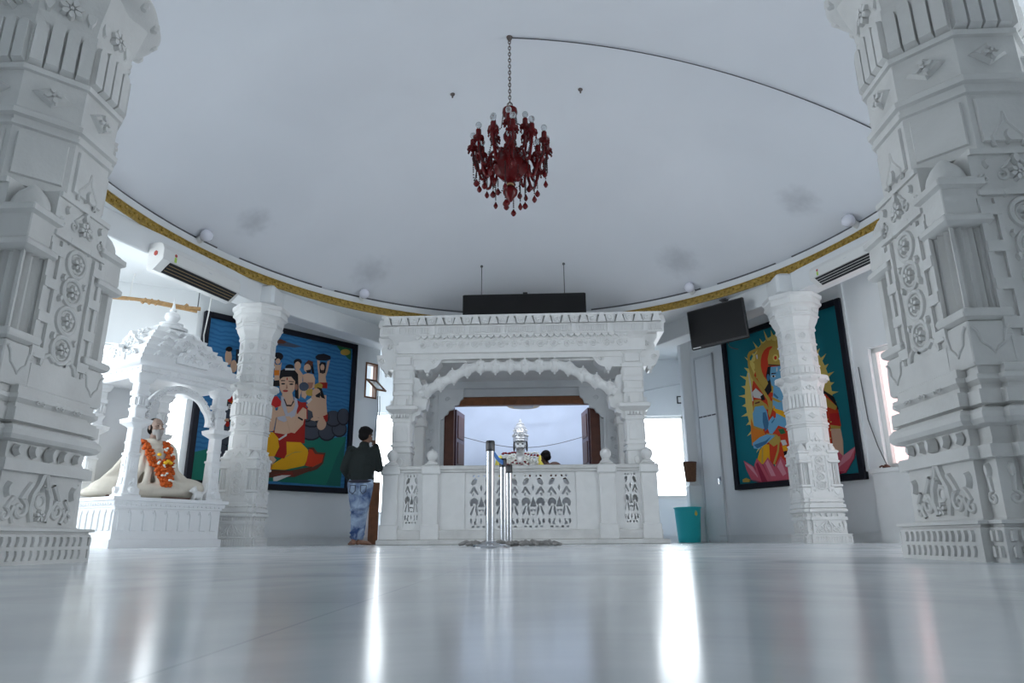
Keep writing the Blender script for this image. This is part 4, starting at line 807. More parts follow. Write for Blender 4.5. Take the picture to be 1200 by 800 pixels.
PAINT_R = [('rays',[(2.175,1.329),(2.169,1.241),(2.234,1.2),(2.162,1.188),(2.148,1.102),(2.252,1.032),(2.136,1.05),(2.112,0.968),(2.168,0.906),(2.096,0.919),(2.064,0.842),(2.152,0.739),(2.043,0.796),(2.003,0.725),(2.045,0.647),(1.977,0.684),(1.931,0.62),(1.996,0.491),(1.901,0.583),(1.848,0.528),(1.872,0.437),(1.814,0.496),(1.755,0.45),(1.792,0.301),(1.718,0.425),(1.654,0.388),(1.659,0.291),(1.614,0.369),(1.546,0.344),(1.552,0.185),(1.504,0.332),(1.434,0.318),(1.418,0.221),(1.39,0.313),(1.317,0.312),(1.288,0.153),(1.273,0.314),(1.2,0.325),(1.163,0.234),(1.155,0.335),(1.083,0.359),(1.018,0.212),(1.039,0.377),(0.968,0.412),(0.911,0.335),(0.926,0.438),(0.859,0.486),(0.761,0.363),(0.819,0.519),(0.757,0.579),(0.682,0.523),(0.72,0.619),(0.664,0.689),(0.539,0.602),(0.632,0.735),(0.583,0.815),(0.496,0.786),(0.556,0.867),(0.516,0.955),(0.37,0.914),(0.494,1.011),(0.464,1.106),(0.37,1.108),(0.448,1.165),(0.429,1.265),(0.275,1.276),(0.42,1.326),(0.412,1.428),(0.32,1.463),(0.41,1.491),(0.414,1.592),(0.264,1.657),(0.419,1.654),(0.434,1.754),(0.351,1.819),(0.447,1.814),(0.474,1.909),(0.34,2.022),(0.493,1.965),(0.53,2.054),(0.463,2.144),(0.556,2.105),(0.603,2.185),(0.498,2.338),(0.635,2.231),(0.691,2.3),(0.646,2.408),(0.727,2.339),(0.791,2.397),(0.722,2.574),(0.831,2.428),(0.901,2.473),(0.88,2.587),(0.945,2.496),(1.018,2.527),(0.99,2.713),(1.064,2.541),(1.14,2.558),(1.145,2.67),(1.187,2.564),(1.264,2.566),(1.277,2.746),(1.312,2.564),(1.388,2.553),(1.416,2.653),(1.435,2.542),(1.509,2.517),(1.557,2.677),(1.553,2.499),(1.624,2.462),(1.671,2.545),(1.666,2.436),(1.732,2.388),(1.81,2.517),(1.771,2.356),(1.831,2.298),(1.892,2.357),(1.866,2.259),(1.92,2.192),(2.02,2.284),(1.951,2.149),(1.997,2.075),(2.066,2.109),(2.022,2.028),(2.06,1.947),(2.173,1.998),(2.081,1.897),(2.111,1.812),(2.184,1.82),(2.126,1.759),(2.147,1.672),(2.264,1.68),(2.157,1.617),(2.169,1.528),(2.24,1.51),(2.173,1.473),(2.176,1.384),(2.29,1.352)]),('redo',[(2.049,1.314),(2.035,1.166),(2.006,1.024),(1.962,0.891),(1.903,0.768),(1.831,0.659),(1.747,0.566),(1.653,0.492),(1.551,0.437),(1.442,0.404),(1.329,0.394),(1.215,0.407),(1.102,0.445),(0.993,0.506),(0.891,0.59),(0.798,0.696),(0.717,0.821),(0.652,0.962),(0.603,1.116),(0.573,1.279),(0.563,1.446),(0.573,1.613),(0.604,1.774),(0.654,1.925),(0.723,2.061),(0.807,2.179),(0.905,2.275),(1.013,2.347),(1.128,2.393),(1.247,2.412),(1.367,2.405),(1.484,2.373),(1.596,2.316),(1.699,2.238),(1.792,2.14),(1.872,2.025),(1.939,1.897),(1.99,1.759),(2.026,1.613),(2.046,1.464)]),('goldp',[(1.468,1.97),(1.461,1.891),(1.477,1.86),(1.451,1.844),(1.426,1.773),(1.448,1.727),(1.406,1.732),(1.365,1.674),(1.367,1.638),(1.336,1.643),(1.283,1.602),(1.283,1.551),(1.247,1.583),(1.185,1.562),(1.17,1.532),(1.145,1.557),(1.078,1.559),(1.055,1.517),(1.038,1.568),(0.972,1.593),(0.945,1.578),(0.933,1.616),(0.874,1.663),(0.833,1.644),(0.84,1.697),(0.792,1.763),(0.761,1.769),(0.767,1.807),(0.735,1.885),(0.69,1.898),(0.721,1.936),(0.707,2.021),(0.681,2.047),(0.705,2.073),(0.712,2.157),(0.676,2.198),(0.722,2.207),(0.748,2.283),(0.737,2.321),(0.77,2.325),(0.814,2.386),(0.801,2.441),(0.845,2.418),(0.903,2.458),(0.91,2.495),(0.941,2.476),(1.007,2.494),(1.019,2.544),(1.048,2.497),(1.116,2.49),(1.138,2.513),(1.158,2.478),(1.223,2.448),(1.255,2.478),(1.261,2.423),(1.317,2.372),(1.347,2.375),(1.349,2.336),(1.393,2.27),(1.434,2.271),(1.415,2.225),(1.444,2.149),(1.471,2.132),(1.456,2.1),(1.467,2.019),(1.504,1.993)]),('redo',[(1.351,2.015),(1.337,1.916),(1.301,1.83),(1.245,1.765),(1.175,1.727),(1.097,1.72),(1.019,1.745),(0.948,1.8),(0.891,1.881),(0.855,1.979),(0.842,2.085),(0.856,2.188),(0.894,2.278),(0.953,2.344),(1.026,2.38),(1.106,2.384),(1.184,2.355),(1.253,2.296),(1.307,2.214),(1.341,2.118)]),('goldp',[(1.006,2.054),(1.011,2.179),(1.069,2.314),(1.21,2.406),(1.329,2.354),(1.402,2.17),(1.373,1.972)]),('rays',[(1.238,2.143),(1.229,2.118),(1.21,2.101),(1.184,2.094),(1.158,2.1),(1.136,2.118),(1.123,2.143),(1.12,2.171),(1.13,2.196),(1.15,2.213),(1.175,2.219),(1.201,2.213),(1.223,2.195),(1.236,2.17)]),('redo',[(1.209,2.15),(1.204,2.136),(1.194,2.127),(1.182,2.124),(1.169,2.127),(1.158,2.136),(1.151,2.149),(1.15,2.164),(1.155,2.177),(1.165,2.186),(1.178,2.19),(1.191,2.187),(1.202,2.178),(1.208,2.164)]),('brownp',[(1.01,2.084),(1.374,1.981),(1.371,1.962),(1.007,2.058)]),('hair',[(0.991,2.036),(1.069,2.04),(1.019,1.779),(1.021,1.613),(0.907,1.531),(0.858,1.644),(0.963,1.749),(0.93,1.881)]),('blue',[(1.053,2.022),(1.277,1.993),(1.464,1.931),(1.43,1.696),(1.265,1.567),(1.032,1.694),(1.012,1.822)]),('blued',[(1.008,1.844),(1.001,1.818),(0.99,1.799),(0.976,1.789),(0.962,1.792),(0.952,1.806),(0.947,1.829),(0.947,1.856),(0.954,1.882),(0.965,1.902),(0.979,1.911),(0.992,1.908),(1.003,1.894),(1.008,1.871)]),('hairl',[(1.051,1.914),(1.151,1.901),(1.161,1.882),(1.055,1.89)]),('cloth',[(1.142,1.839),(1.136,1.831),(1.121,1.827),(1.101,1.827),(1.079,1.832),(1.06,1.84),(1.047,1.85),(1.043,1.859),(1.049,1.867),(1.064,1.871),(1.085,1.871),(1.107,1.866),(1.126,1.858),(1.138,1.848)]),('hair',[(1.115,1.844),(1.112,1.837),(1.105,1.832),(1.095,1.83),(1.085,1.832),(1.077,1.838),(1.072,1.845),(1.07,1.854),(1.074,1.861),(1.081,1.866),(1.09,1.868),(1.1,1.866),(1.109,1.86),(1.114,1.853)]),('cloth',[(1.175,1.985),(1.2,1.979),(1.185,1.91),(1.165,1.914)]),('lips',[(1.232,1.695),(1.225,1.689),(1.208,1.687),(1.184,1.689),(1.158,1.694),(1.135,1.701),(1.12,1.71),(1.115,1.718),(1.122,1.724),(1.139,1.726),(1.163,1.725),(1.189,1.72),(1.211,1.712),(1.227,1.703)]),('blue',[(1.07,1.686),(1.276,1.645),(1.39,1.423),(1.361,1.23),(0.979,1.313),(1.029,1.488)]),('goldp',[(1.007,1.513),(1.236,1.37),(1.231,1.331),(1.023,1.449)]),('blued',[(1.065,1.564),(1.151,1.466),(1.124,1.451),(1.047,1.526)]),('cloth',[(0.579,1.655),(0.683,1.72),(0.834,1.566),(0.774,1.514),(0.621,1.563)]),('hair',[(0.767,1.557),(0.836,1.586),(0.86,1.478),(0.783,1.481)]),('goldp',[(0.615,1.521),(0.747,1.508),(0.887,1.39),(0.926,1.302),(0.566,1.361)]),('brownp',[(0.621,1.468),(0.743,1.478),(0.738,1.447),(0.637,1.444)]),('orange',[(0.505,1.209),(0.541,1.079),(0.75,0.967),(0.789,0.881),(0.507,0.733),(0.468,0.738),(0.477,1.005)]),('gold',[(1.022,1.353),(1.261,1.212),(1.247,1.115),(1.09,1.22),(1.01,1.273)]),('blue',[(0.556,1.285),(0.625,1.399),(0.808,1.389),(0.87,1.276),(0.89,1.049),(0.753,0.987),(0.553,1.067)]),('blued',[(0.779,1.27),(0.844,1.27),(0.897,1.007),(0.785,0.942),(0.757,1.109)]),('goldp',[(0.541,1.079),(0.753,0.987),(0.736,0.959),(0.549,1.041)]),('blue',[(1.039,1.39),(1.287,1.387),(1.266,0.915),(1.013,1.031),(1.066,1.224)]),('gold',[(1.004,1.315),(1.261,1.212),(1.256,1.094),(1.065,1.214)]),('gold',[(0.553,0.485),(0.626,0.638),(0.742,0.726),(0.843,0.713),(0.836,0.397),(0.593,0.4)]),('goldp',[(0.683,0.672),(0.708,0.669),(0.673,0.413),(0.635,0.416)]),('redo',[(0.845,0.733),(1.072,0.745),(1.169,0.577),(1.136,0.349),(0.821,0.379)]),('goldp',[(0.823,0.756),(0.912,0.845),(1.083,0.822),(1.093,0.723),(0.936,0.663)]),('blue',[(0.487,0.777),(0.657,0.858),(0.843,0.894),(0.92,0.904),(0.986,0.835),(0.767,0.723),(0.603,0.661),(0.501,0.683)]),('blued',[(0.509,0.743),(0.776,0.782),(0.912,0.845),(0.767,0.723),(0.579,0.674)]),('blue',[(0.854,0.973),(0.898,1.108),(0.984,1.176),(1.015,1.131),(1.055,1.145),(1.044,1.066),(1.1,1.028),(1.0,0.933),(0.943,0.891),(0.881,0.899)]),('blued',[(0.945,1.081),(1.015,1.131),(1.02,1.11),(0.953,1.05)]),('goldp',[(0.806,0.909),(1.014,0.861),(1.011,0.842),(0.816,0.887)]),('greenp',[(1.063,0.944),(1.173,0.938),(1.209,0.855),(1.111,0.848)]),('redo',[(1.079,0.847),(1.179,0.843),(1.21,0.761),(1.117,0.753)]),('cloth',[(1.094,0.75),(1.184,0.748),(1.211,0.667),(1.123,0.658)]),('gold',[(1.11,0.654),(1.19,0.654),(1.212,0.574),(1.128,0.564)]),('hair',[(1.125,0.559),(1.195,0.561),(1.212,0.482),(1.134,0.47)]),('redb',[(1.14,0.464),(1.201,0.467),(1.213,0.389),(1.14,0.377)]),('goldp',[(0.576,2.347),(0.625,2.401),(0.82,2.429),(0.842,2.391),(0.673,2.346),(0.616,2.294),(0.607,2.165),(0.695,1.909),(0.851,1.688),(0.964,1.48),(1.001,1.289),(0.926,1.302),(0.911,1.469),(0.794,1.657),(0.616,1.925),(0.564,2.153)]),('goldp',[(0.946,1.447),(1.02,1.434),(1.004,1.315),(0.919,1.166),(0.895,1.231)]),('goldp',[(0.988,0.855),(1.037,0.848),(1.072,0.745),(1.035,0.573),(0.919,0.369),(0.884,0.383),(1.001,0.596),(1.035,0.749)]),('cloth',[(0.547,2.026),(0.568,2.022),(0.599,1.503),(0.581,1.506)]),('cloth',[(0.77,2.301),(0.798,2.305),(0.798,2.229),(0.782,2.229)]),('pink',[(0.246,0.495),(0.458,0.373),(0.629,0.1),(0.376,0.158),(0.291,0.327)]),('pinkl',[(0.256,0.473),(0.432,0.375),(0.581,0.123)]),('pink',[(0.476,0.401),(0.543,0.506),(0.667,0.373),(0.805,0.087),(0.553,0.105)]),('pinkd',[(0.516,0.408),(0.56,0.444),(0.73,0.092),(0.604,0.101)]),('pink',[(0.67,0.393),(0.787,0.501),(0.892,0.352),(1.053,0.107),(0.805,0.087)]),('pinkl',[(0.723,0.408),(0.782,0.462),(0.916,0.175),(0.818,0.183)]),('pink',[(0.914,0.331),(1.06,0.492),(1.183,0.344),(1.363,0.29),(1.33,0.067),(0.955,0.105)]),('pinkl',[(0.963,0.326),(1.053,0.444),(1.137,0.196),(1.061,0.164)]),('pinkd',[(0.297,0.164),(0.604,0.101),(1.335,0.104),(1.327,0.06),(0.55,0.085)]),('goldp',[(0.176,0.173),(0.26,0.197),(0.35,0.16),(0.331,0.121),(0.183,0.128)]),('hair',[(1.808,1.444),(2.036,1.421),(2.195,1.292),(2.25,1.089),(2.202,1.058),(2.065,0.467),(1.902,0.561)]),('redo',[(1.802,1.405),(2.071,1.354),(2.235,1.13),(2.251,0.821),(2.081,0.846),(2.053,0.392),(1.756,0.501),(1.69,0.981)]),('goldp',[(1.887,1.349),(2.084,1.293),(2.239,1.129),(2.205,1.077),(2.041,1.163),(1.995,1.014),(1.884,1.031)]),('redb',[(2.089,1.038),(2.242,1.033),(2.243,0.822),(2.083,0.865)]),('goldp',[(2.075,0.866),(2.243,0.822),(2.235,0.774),(2.076,0.816)]),('skin',[(2.075,0.808),(2.237,0.785),(2.249,0.595),(2.222,0.374),(2.074,0.39)]),('rays',[(1.957,1.059),(1.949,1.05),(1.935,1.052),(1.93,1.063),(1.938,1.072),(1.952,1.07)]),('rays',[(2.008,1.008),(2.0,0.999),(1.986,1.001),(1.981,1.012),(1.989,1.021),(2.003,1.019)]),('rays',[(2.058,0.957),(2.05,0.948),(2.037,0.95),(2.032,0.961),(2.04,0.97),(2.053,0.968)]),('rays',[(2.108,0.907),(2.1,0.898),(2.087,0.9),(2.082,0.911),(2.09,0.92),(2.103,0.918)]),('rays',[(1.984,0.883),(1.976,0.874),(1.962,0.876),(1.957,0.887),(1.965,0.896),(1.979,0.894)]),('rays',[(2.034,0.833),(2.026,0.824),(2.013,0.826),(2.008,0.837),(2.016,0.846),(2.029,0.844)]),('rays',[(2.084,0.784),(2.076,0.775),(2.063,0.777),(2.058,0.787),(2.066,0.796),(2.079,0.794)]),('rays',[(1.96,0.758),(1.952,0.749),(1.938,0.751),(1.933,0.762),(1.942,0.771),(1.955,0.769)]),('rays',[(2.01,0.709),(2.002,0.7),(1.989,0.702),(1.984,0.713),(1.992,0.722),(2.005,0.72)]),('rays',[(2.06,0.661),(2.052,0.652),(2.039,0.653),(2.034,0.664),(2.042,0.673),(2.055,0.671)]),('rays',[(1.936,0.634),(1.928,0.625),(1.915,0.627),(1.91,0.638),(1.918,0.647),(1.931,0.645)]),('rays',[(1.986,0.586),(1.978,0.577),(1.965,0.578),(1.96,0.589),(1.968,0.598),(1.981,0.596)]),('rays',[(2.036,0.538),(2.028,0.529),(2.015,0.531),(2.01,0.541),(2.019,0.55),(2.032,0.548)]),('rays',[(1.912,0.51),(1.904,0.501),(1.891,0.503),(1.886,0.513),(1.894,0.522),(1.907,0.521)]),('pink',[(1.854,0.11),(2.071,0.504),(2.15,0.457),(2.222,0.374),(2.483,0.493),(2.401,0.319),(2.223,0.116)]),('pinkl',[(2.109,0.2),(2.222,0.374),(2.456,0.478),(2.34,0.325)]),('pinkd',[(1.829,0.093),(2.018,0.171),(2.226,0.134),(2.093,0.098)])]
# ------------------------------------------------------------------ the two painted relief pictures
def painting(name, p0, p1, z0, z1, polys, bg, label):
    p0, p1 = Vector((*p0, 0)), Vector((*p1, 0)); d = p1 - p0; L = d.length; d.normalize(); H = z1 - z0
    root = empty(name, (p0.x, p0.y, z0), math.atan2(d.y, d.x)); tag(root, label, 'picture')
    # local frame: x along the picture, y away from the hall (towards the wall), front at y = 0
    b = .095
    mb = MB()
    mb.bbox(0, b, -.05, .08, 0, H, .008); mb.bbox(L - b, L, -.05, .08, 0, H, .008); mb.bbox(b - .001, L - b + .001, -.05, .08, 0, b, .008); mb.bbox(b - .001, L - b + .001, -.05, .08, H - b, H, .008)
    mb.build('frame', 'frame_black', root)
    names = ['paint_' + bg]; mb = MB(); mb.box(b - .01, L - b + .01, 0, .06, b - .01, H - b + .01)
    for i, (c, poly) in enumerate(polys):
        k = 'paint_' + c
        if k not in names: names.append(k)
        mb.m = names.index(k)
        cl = [(min(max(x, b), L - b), min(max(z, b), H - b)) for x, z in poly]
        mb.extr(cl, lambda u, w, dd: (u, -dd, w), -.001, .002 + i * .00022, .006)
    mb.build('painted_panel', names, root, smooth=False)
    return root
painting('framed_picture', (-5.25, 10.36), (-3.32, 12.56), .89, 3.70, PAINT_L, 'water', 'large black-framed relief picture of a seated figure in yellow robe beside blue water')
painting('framed_picture', (3.66, 12.56), (4.96, 10.36), .89, 3.70, PAINT_R, 'teal', 'large black-framed relief picture of a blue-skinned archer on teal ground')
# ------------------------------------------------------------------ small domed shrine on the left with a seated statue
TH = math.radians(62)
MX, MY = -4.93, 8.36
ms = empty('small_marble_shrine', (MX, MY, 0), TH); tag(ms, 'small white marble canopy shrine with arch and pinnacle at the left', 'shrine')
# local: x runs along the right-hand face, y runs away; near corner at the origin; size SXm x SYm
W, D = 1.30, 1.08
def mp(mb, name, par=None, mat='marble_bright', **k): return mb.build(name, mat, par or ms, **k)
def rect(o, z): return [(-o, -o, z), (W + o, -o, z), (W + o, D + o, z), (-o, D + o, z)]
prect = lambda o, z: [(-o - .13, -o - .10, z), (W + o, -o - .10, z), (W + o, D + o, z), (-o - .13, D + o, z)]
mb = MB(); mb.loft([prect(o, z) for z, o in [(0, .05), (.10, .05), (.105, .02), (.12, .015), (.47, .015), (.48, .03), (.50, .03), (.505, .05), (.55, .055), (.56, .085), (.60, .085), (.605, .0)]])
fr = [face((-.13, -.115, 0), (1, 0, 0), (0, -1, 0)), face((-.145, -.10, 0), (0, 1, 0), (-1, 0, 0))]
for P, ln in zip(fr, (W + .13, D + .1)):
    n = 9; st = ln / n
    for i in range(n):
        u = st * (i + .5)
        mb.extr([(u - st * .28, .20), (u + st * .28, .20), (u + st * .30, .40), (u + st * .44, .455), (u - st * .44, .455), (u - st * .30, .40)], P, -.003, .016, .05)
        m_scroll(mb, P, u - st * .42, .42, .02, .006, 1, 1, 0)
    for i in range(22): m_petal(mb, lambda a, b, c, P=P: P(a, b, c + .028), ln * (i + .5) / 22, .535, -PI / 2, .035, .04, .014)
mp(mb, 'pedestal')
def mcol(x, y, full=True):
    mb = MB(); mb.M = Matrix.Translation((x, y, .60))
    sq = lambda h, z, c=.012: [(h - c, -h, z), (h, -h + c, z), (h, h - c, z), (h - c, h, z), (-h + c, h, z), (-h, h - c, z), (-h, -h + c, z), (-h + c, -h, z)]
    mb.loft([sq(h, z) for z, h in [(0, .13), (.03, .13), (.04, .115), (.10, .105), (.14, .09), (.28, .078), (.52, .075), (.525, .085), (.55, .085), (.555, .068), (.66, .066), (.665, .074), (.69, .074), (.70, .066), (.80, .066), (.86, .064), (.88, .085), (.92, .135), (.97, .145), (.985, .11), (.99, .075), (1.06, .07), (1.10, .085), (1.12, .085), (1.125, .068), (1.28, .068), (1.29, .09), (1.34, .09), (1.345, .075), (1.44, .075), (1.46, .10), (1.52, .12), (1.56, .125)]])
    for ox, oy in ((0, -1), (-1, 0), (1, 0), (0, 1)):
        P = face((ox * .077, oy * .077, 0), (-oy, ox, 0), (ox, oy, 0)); m_strip(mb, P, -.045, .045, .30, .50, .008, .06); m_diamond(mb, P, 0, .40, .06, .12, .008)
        m_scroll(mb, P, 0, .16, .03, .016, 1, 1.2, 0, [(.03, .24)]); m_petal(mb, P, -.01, .04, PI / 2, .10, .09, .05)
        for k in range(3): m_tongue(mb, P, -.04 + .04 * k, 1.15, 1.26, .034, .008)
    return mp(mb, 'column')
for x, y in ((.06, .06), (W - .06, .06), (.06, D - .06), (W - .32, D - .06)): mcol(x, y)
# back and far side slabs
mb = MB(); mb.box(.1, W - .36, D - .10, D - .05, .60, 2.14); mp(mb, 'back_panel', mat='lit_grey', smooth=False)
# cusped arches on the two visible sides
def mini_arch(P, ln):
    a = .13; b = ln - .13; m = (a + b) / 2; zt = 2.16; zs = 1.62; n = 11
    outer = []; inner = []
    for i in range(n + 1):
        t = PI * i / n; outer.append((m - (b - a) / 2 * math.cos(t), zs + (.50) * math.sin(t))); 
    for i in range(12 * n // 11 * 3 + 1):
        t = PI * i / (12 * n // 11 * 3); rr = (b - a) / 2 - .09 + .018 * abs(math.sin(t * 5)); inner.append((m - rr * math.cos(t), zs + (.38 / ((b - a) / 2 - .09)) * rr * math.sin(t)))
    mb = MB(); n1, n2 = len(outer), len(inner)
    k = 36
    def samp(pl, t): 
        f = t * (len(pl) - 1); i = min(int(f), len(pl) - 2); f -= i; return (pl[i][0] * (1 - f) + pl[i + 1][0] * f, pl[i][1] * (1 - f) + pl[i + 1][1] * f)
    rings = []
    for j in range(k + 1):
        o, q = samp(outer, j / k), samp(inner, j / k); mid = ((o[0] + q[0]) / 2, (o[1] + q[1]) / 2)
        rings.append([P(*o, -.09), P(*o, -.02), P(*mid, .015), P(*q, -.02), P(*q, -.09)])
    mb.loft(rings)
    for j in range(1, k, 2): o = samp(outer, j / k); q = samp(inner, j / k); m_flower(mb, lambda a_, b_, c_: P(a_, b_, c_ + .01), (o[0] + q[0]) / 2, (o[1] + q[1]) / 2, .03, 5, .012)
    mp(mb, 'arch')
mini_arch(face((0, .04, 0), (1, 0, 0), (0, -1, 0)), W)
# entablature, eave and stepped roof with crest carvings
mb = MB(); mb.loft([rect(o, z) for z, o in [(2.14, -.02), (2.16, .0), (2.20, .0), (2.205, .02), (2.27, .025), (2.28, .06), (2.32, .10), (2.345, .10), (2.35, .06)]])
for P, ln in zip([face((0, -.022, 0), (1, 0, 0), (0, -1, 0)), face((-.022, 0, 0), (0, 1, 0), (-1, 0, 0))], (W, D)):
    for i in range(9): m_scroll(mb, P, ln * (i + .5) / 9, 2.235, .022, .006, 1, 1.2, 0)
mp(mb, 'entablature')
mb = MB(); c = (W / 2, D / 2)
tiers = [(2.35, .06), (2.40, .07), (2.41, .03), (2.47, .01), (2.48, -.03), (2.52, -.02), (2.53, -.07), (2.58, -.09), (2.585, -.14), (2.62, -.13), (2.63, -.18), (2.68, -.20), (2.685, -.25), (2.72, -.24), (2.73, -.29), (2.78, -.33), (2.80, -.36)]
tz = lambda z: 2.35 + (z - 2.35) * 1.38
mb.loft([rect(o, tz(z)) for z, o in tiers])
mp(mb, 'stepped_roof')
def crest(P, u, z, w, h):
    mb.extr([(u - w / 2, z), (u + w / 2, z), (u + w * .52, z + h * .3), (u + w * .38, z + h * .45), (u + w * .34, z + h * .65), (u + w * .18, z + h * .72), (u + w * .12, z + h * .92), (u, z + h), (u - w * .12, z + h * .92), (u - w * .18, z + h * .72), (u - w * .34, z + h * .65), (u - w * .38, z + h * .45), (u - w * .52, z + h * .3)], P, -.05, .02, .05)
    Q = lambda a_, b_, c_: P(a_, b_, c_ + .02)
    m_scroll(mb, Q, u - w * .2, z + h * .3, w * .13, .01, 1, 1.3, 0); m_scroll(mb, Q, u + w * .2, z + h * .3, w * .13, .01, -1, 1.3, PI); m_flower(mb, Q, u, z + h * .45, w * .13, 6, .015)
mb = MB()
for nx in range(4):
    U = [(1, 0, 0), (0, 1, 0), (1, 0, 0), (0, 1, 0)][nx]; ln = (W, D, W, D)[nx]
    for z, o, n, w, h in ((2.40, .05, 7, .15, .10), (2.52, -.03, 5, .15, .09), (2.62, -.14, 4, .13, .08), (2.72, -.25, 3, .13, .07)):
        O = [(0, -o, 0), (-o, 0, 0), (0, D + o, 0), (W + o, 0, 0)][nx]; N = [(0, -1, 0), (-1, 0, 0), (0, 1, 0), (1, 0, 0)][nx]; P = face(O, U, N)
        for i in range(n): crest(P, -o + .16 + (ln + 2 * o - .32) * (i + .5) / n, tz(z) - .01, w * 1.1, h * 1.1)
    O = [(0, -.07, 0), (-.07, 0, 0), (0, D + .07, 0), (W + .07, 0, 0)][nx]; P = face(O, U, N)
    crest(P, ln / 2, 2.37, .50, .26); P2 = face([(0, .1, 0), (.1, 0, 0), (0, D - .1, 0), (W - .1, 0, 0)][nx], U, N); crest(P2, ln / 2, tz(2.56), .32, .22)
mp(mb, 'roof_carving')
mb = MB(); mb.lathe([(.22, 2.76), (.23, 2.80), (.15, 2.83), (.13, 2.85), (.16, 2.87), (.085, 2.89), (.06, 2.90), (.085, 2.93), (.105, 2.97), (.095, 3.02), (.05, 3.05), (.035, 3.06), (.05, 3.075), (.03, 3.10), (.014, 3.18), (.003, 3.27)], 20, (c[0], c[1], .22)); mp(mb, 'finial')
# ------------------------------------------------------------------ heads, hands, people
def head_shape(mb, c, R, h=.235, jaw=1.0):
    """skull, jaw, nose, brow, lips and ears as overlapping volumes (joined by the remesh); R turns the head, face towards local -Y"""
    s = h / .235
    def E(p, r): mb.ell(Vector(c) + R @ (Vector(p) * s), tuple(x * s for x in r), 14, 10, R=R)
    E((0, .012, .035), (.077, .096, .088)); E((0, -.03, -.035), (.060 * jaw, .066, .078)); E((0, -.062, -.082), (.030 * jaw, .026, .026))
    E((0, -.104, -.018), (.013, .022, .026)); E((0, -.092, .008), (.009, .016, .035)); E((0, -.078, .035), (.055, .022, .014))
    E((0, -.088, -.055), (.026, .013, .008)); E((0, -.086, -.067), (.022, .013, .008))
    for sx in (-1, 1):
        E((sx * .078, .01, -.005), (.012, .022, .034)); E((sx * .042, -.055, -.022), (.026, .03, .026))
def hand(mb_list, wrist, d, up, side, L=.18, curl=.35):
    """a palm plus four curled fingers of unequal length and a thumb from the palm's side"""
    d = Vector(d).normalized(); up = Vector(up); up = (up - d * up.dot(d)).normalized(); w = d.cross(up) * side
    W = Vector(wrist); s = L / .18
    mb = MB()
    for p, q in ((0, .024), (.045, .028), (.08, .026)):
        for o in (-.016, .0, .016): mb.ell(tuple(W + d * p * s + w * o * (p * 20 + .3) * s * .8), (q * s * .75, q * s * .75, q * s * .75), 10, 7)
    for k, (o, ln) in enumerate(((.030, .068), (.011, .078), (-.009, .073), (-.028, .056))):
        p = W + d * .075 * s + w * o * s; pts = [p]; a = .1
        dd = d
        for q in range(3):
            a += curl; dd = (d * math.cos(a) - up * math.sin(a)); pts.append(pts[-1] + dd * ln * s * (.42, .32, .26)[q])
        mb.tube([tuple(x) for x in pts], [.0095 * s, .009 * s, .008 * s, .0065 * s], 7)
    p = W + d * .03 * s + w * .028 * s
    mb.tube([tuple(p), tuple(p + (d * .6 + w * .8).normalized() * .035 * s - up * .008 * s), tuple(p + (d * .95 + w * .55).normalized() * .065 * s - up * .02 * s)], [.012 * s, .0105 * s, .008 * s], 7)
    mb_list.append(mb)
def merge(mb, others):
    for o in others: mb.add(o.V, o.F)
def foot(mb, ankle, d, L=.25):
    d = Vector((d[0], d[1], 0)).normalized(); n = Vector((-d.y, d.x, 0)); A = Vector(ankle)
    mb.tube([tuple(A + Vector((0, 0, .02))), tuple(A - d * .01 + Vector((0, 0, -.03)))], [.038, .036], 10)
    mb.ell(tuple(A - d * .035 + Vector((0, 0, -.042))), (.036, .036, .034), 12, 8)
    rot = Matrix(((n.x, d.x, 0), (n.y, d.y, 0), (0, 0, 1)))
    mb.ell(tuple(A + d * .06 + Vector((0, 0, -.042))), (.040, .10, .034), 12, 8, R=rot)
    mb.ell(tuple(A + d * .13 + Vector((0, 0, -.058))), (.046, .055, .020), 12, 8, R=rot)
    for i in range(5):
        o = -.036 + .018 * i; mb.ell(tuple(A + d * (.175 - .010 * abs(i - 1)) + n * o + Vector((0, 0, -.064))), (.009 + .003 * (i == 1), .022, .011), 8, 6, R=rot)
# ---- the man in the dark jacket, seen from behind, right hand at his face
per = empty('person', (-2.57, 10.55, 0), 0); tag(per, 'barefoot person in dark jacket and faded jeans standing with back turned, hand raised to face', 'person')
Rh = Matrix.Rotation(math.radians(180 - 28), 3, 'Z') @ Matrix.Rotation(math.radians(10), 3, 'X')
J = dict(pel=(0, 0, .93), wa=(.005, .0, 1.08), ch=(.01, .01, 1.28), nk=(.02, .02, 1.47), nk2=(.03, .03, 1.56),
         ls=(-.17, .01, 1.41), le=(-.255, -.03, 1.14), lw=(-.19, .13, .98), rs=(.19, .01, 1.41), re=(.255, .06, 1.15), rw=(.165, .185, 1.50),
         lh=(-.09, 0, .90), lk=(-.055, .045, .50), la=(-.055, -.02, .085), rh=(.09, 0, .90), rk=(.045, .03, .50), ra=(.025, .05, .085))
def sk(names, edges, rad, levels=1):
    ix = {n: i for i, n in enumerate(names)}
    return limb_mesh([J[n] for n in names], [(ix[a], ix[b]) for a, b in edges], [rad[n] for n in names])
names = ['pel', 'wa', 'ch', 'nk', 'nk2', 'ls', 'le', 'lw', 'rs', 're', 'rw', 'lh', 'lk', 'la', 'rh', 'rk', 'ra']
edges = [('pel', 'wa'), ('wa', 'ch'), ('ch', 'nk'), ('nk', 'nk2'), ('ch', 'ls'), ('ls', 'le'), ('le', 'lw'), ('ch', 'rs'), ('rs', 're'), ('re', 'rw'), ('pel', 'lh'), ('lh', 'lk'), ('lk', 'la'), ('pel', 'rh'), ('rh', 'rk'), ('rk', 'ra')]
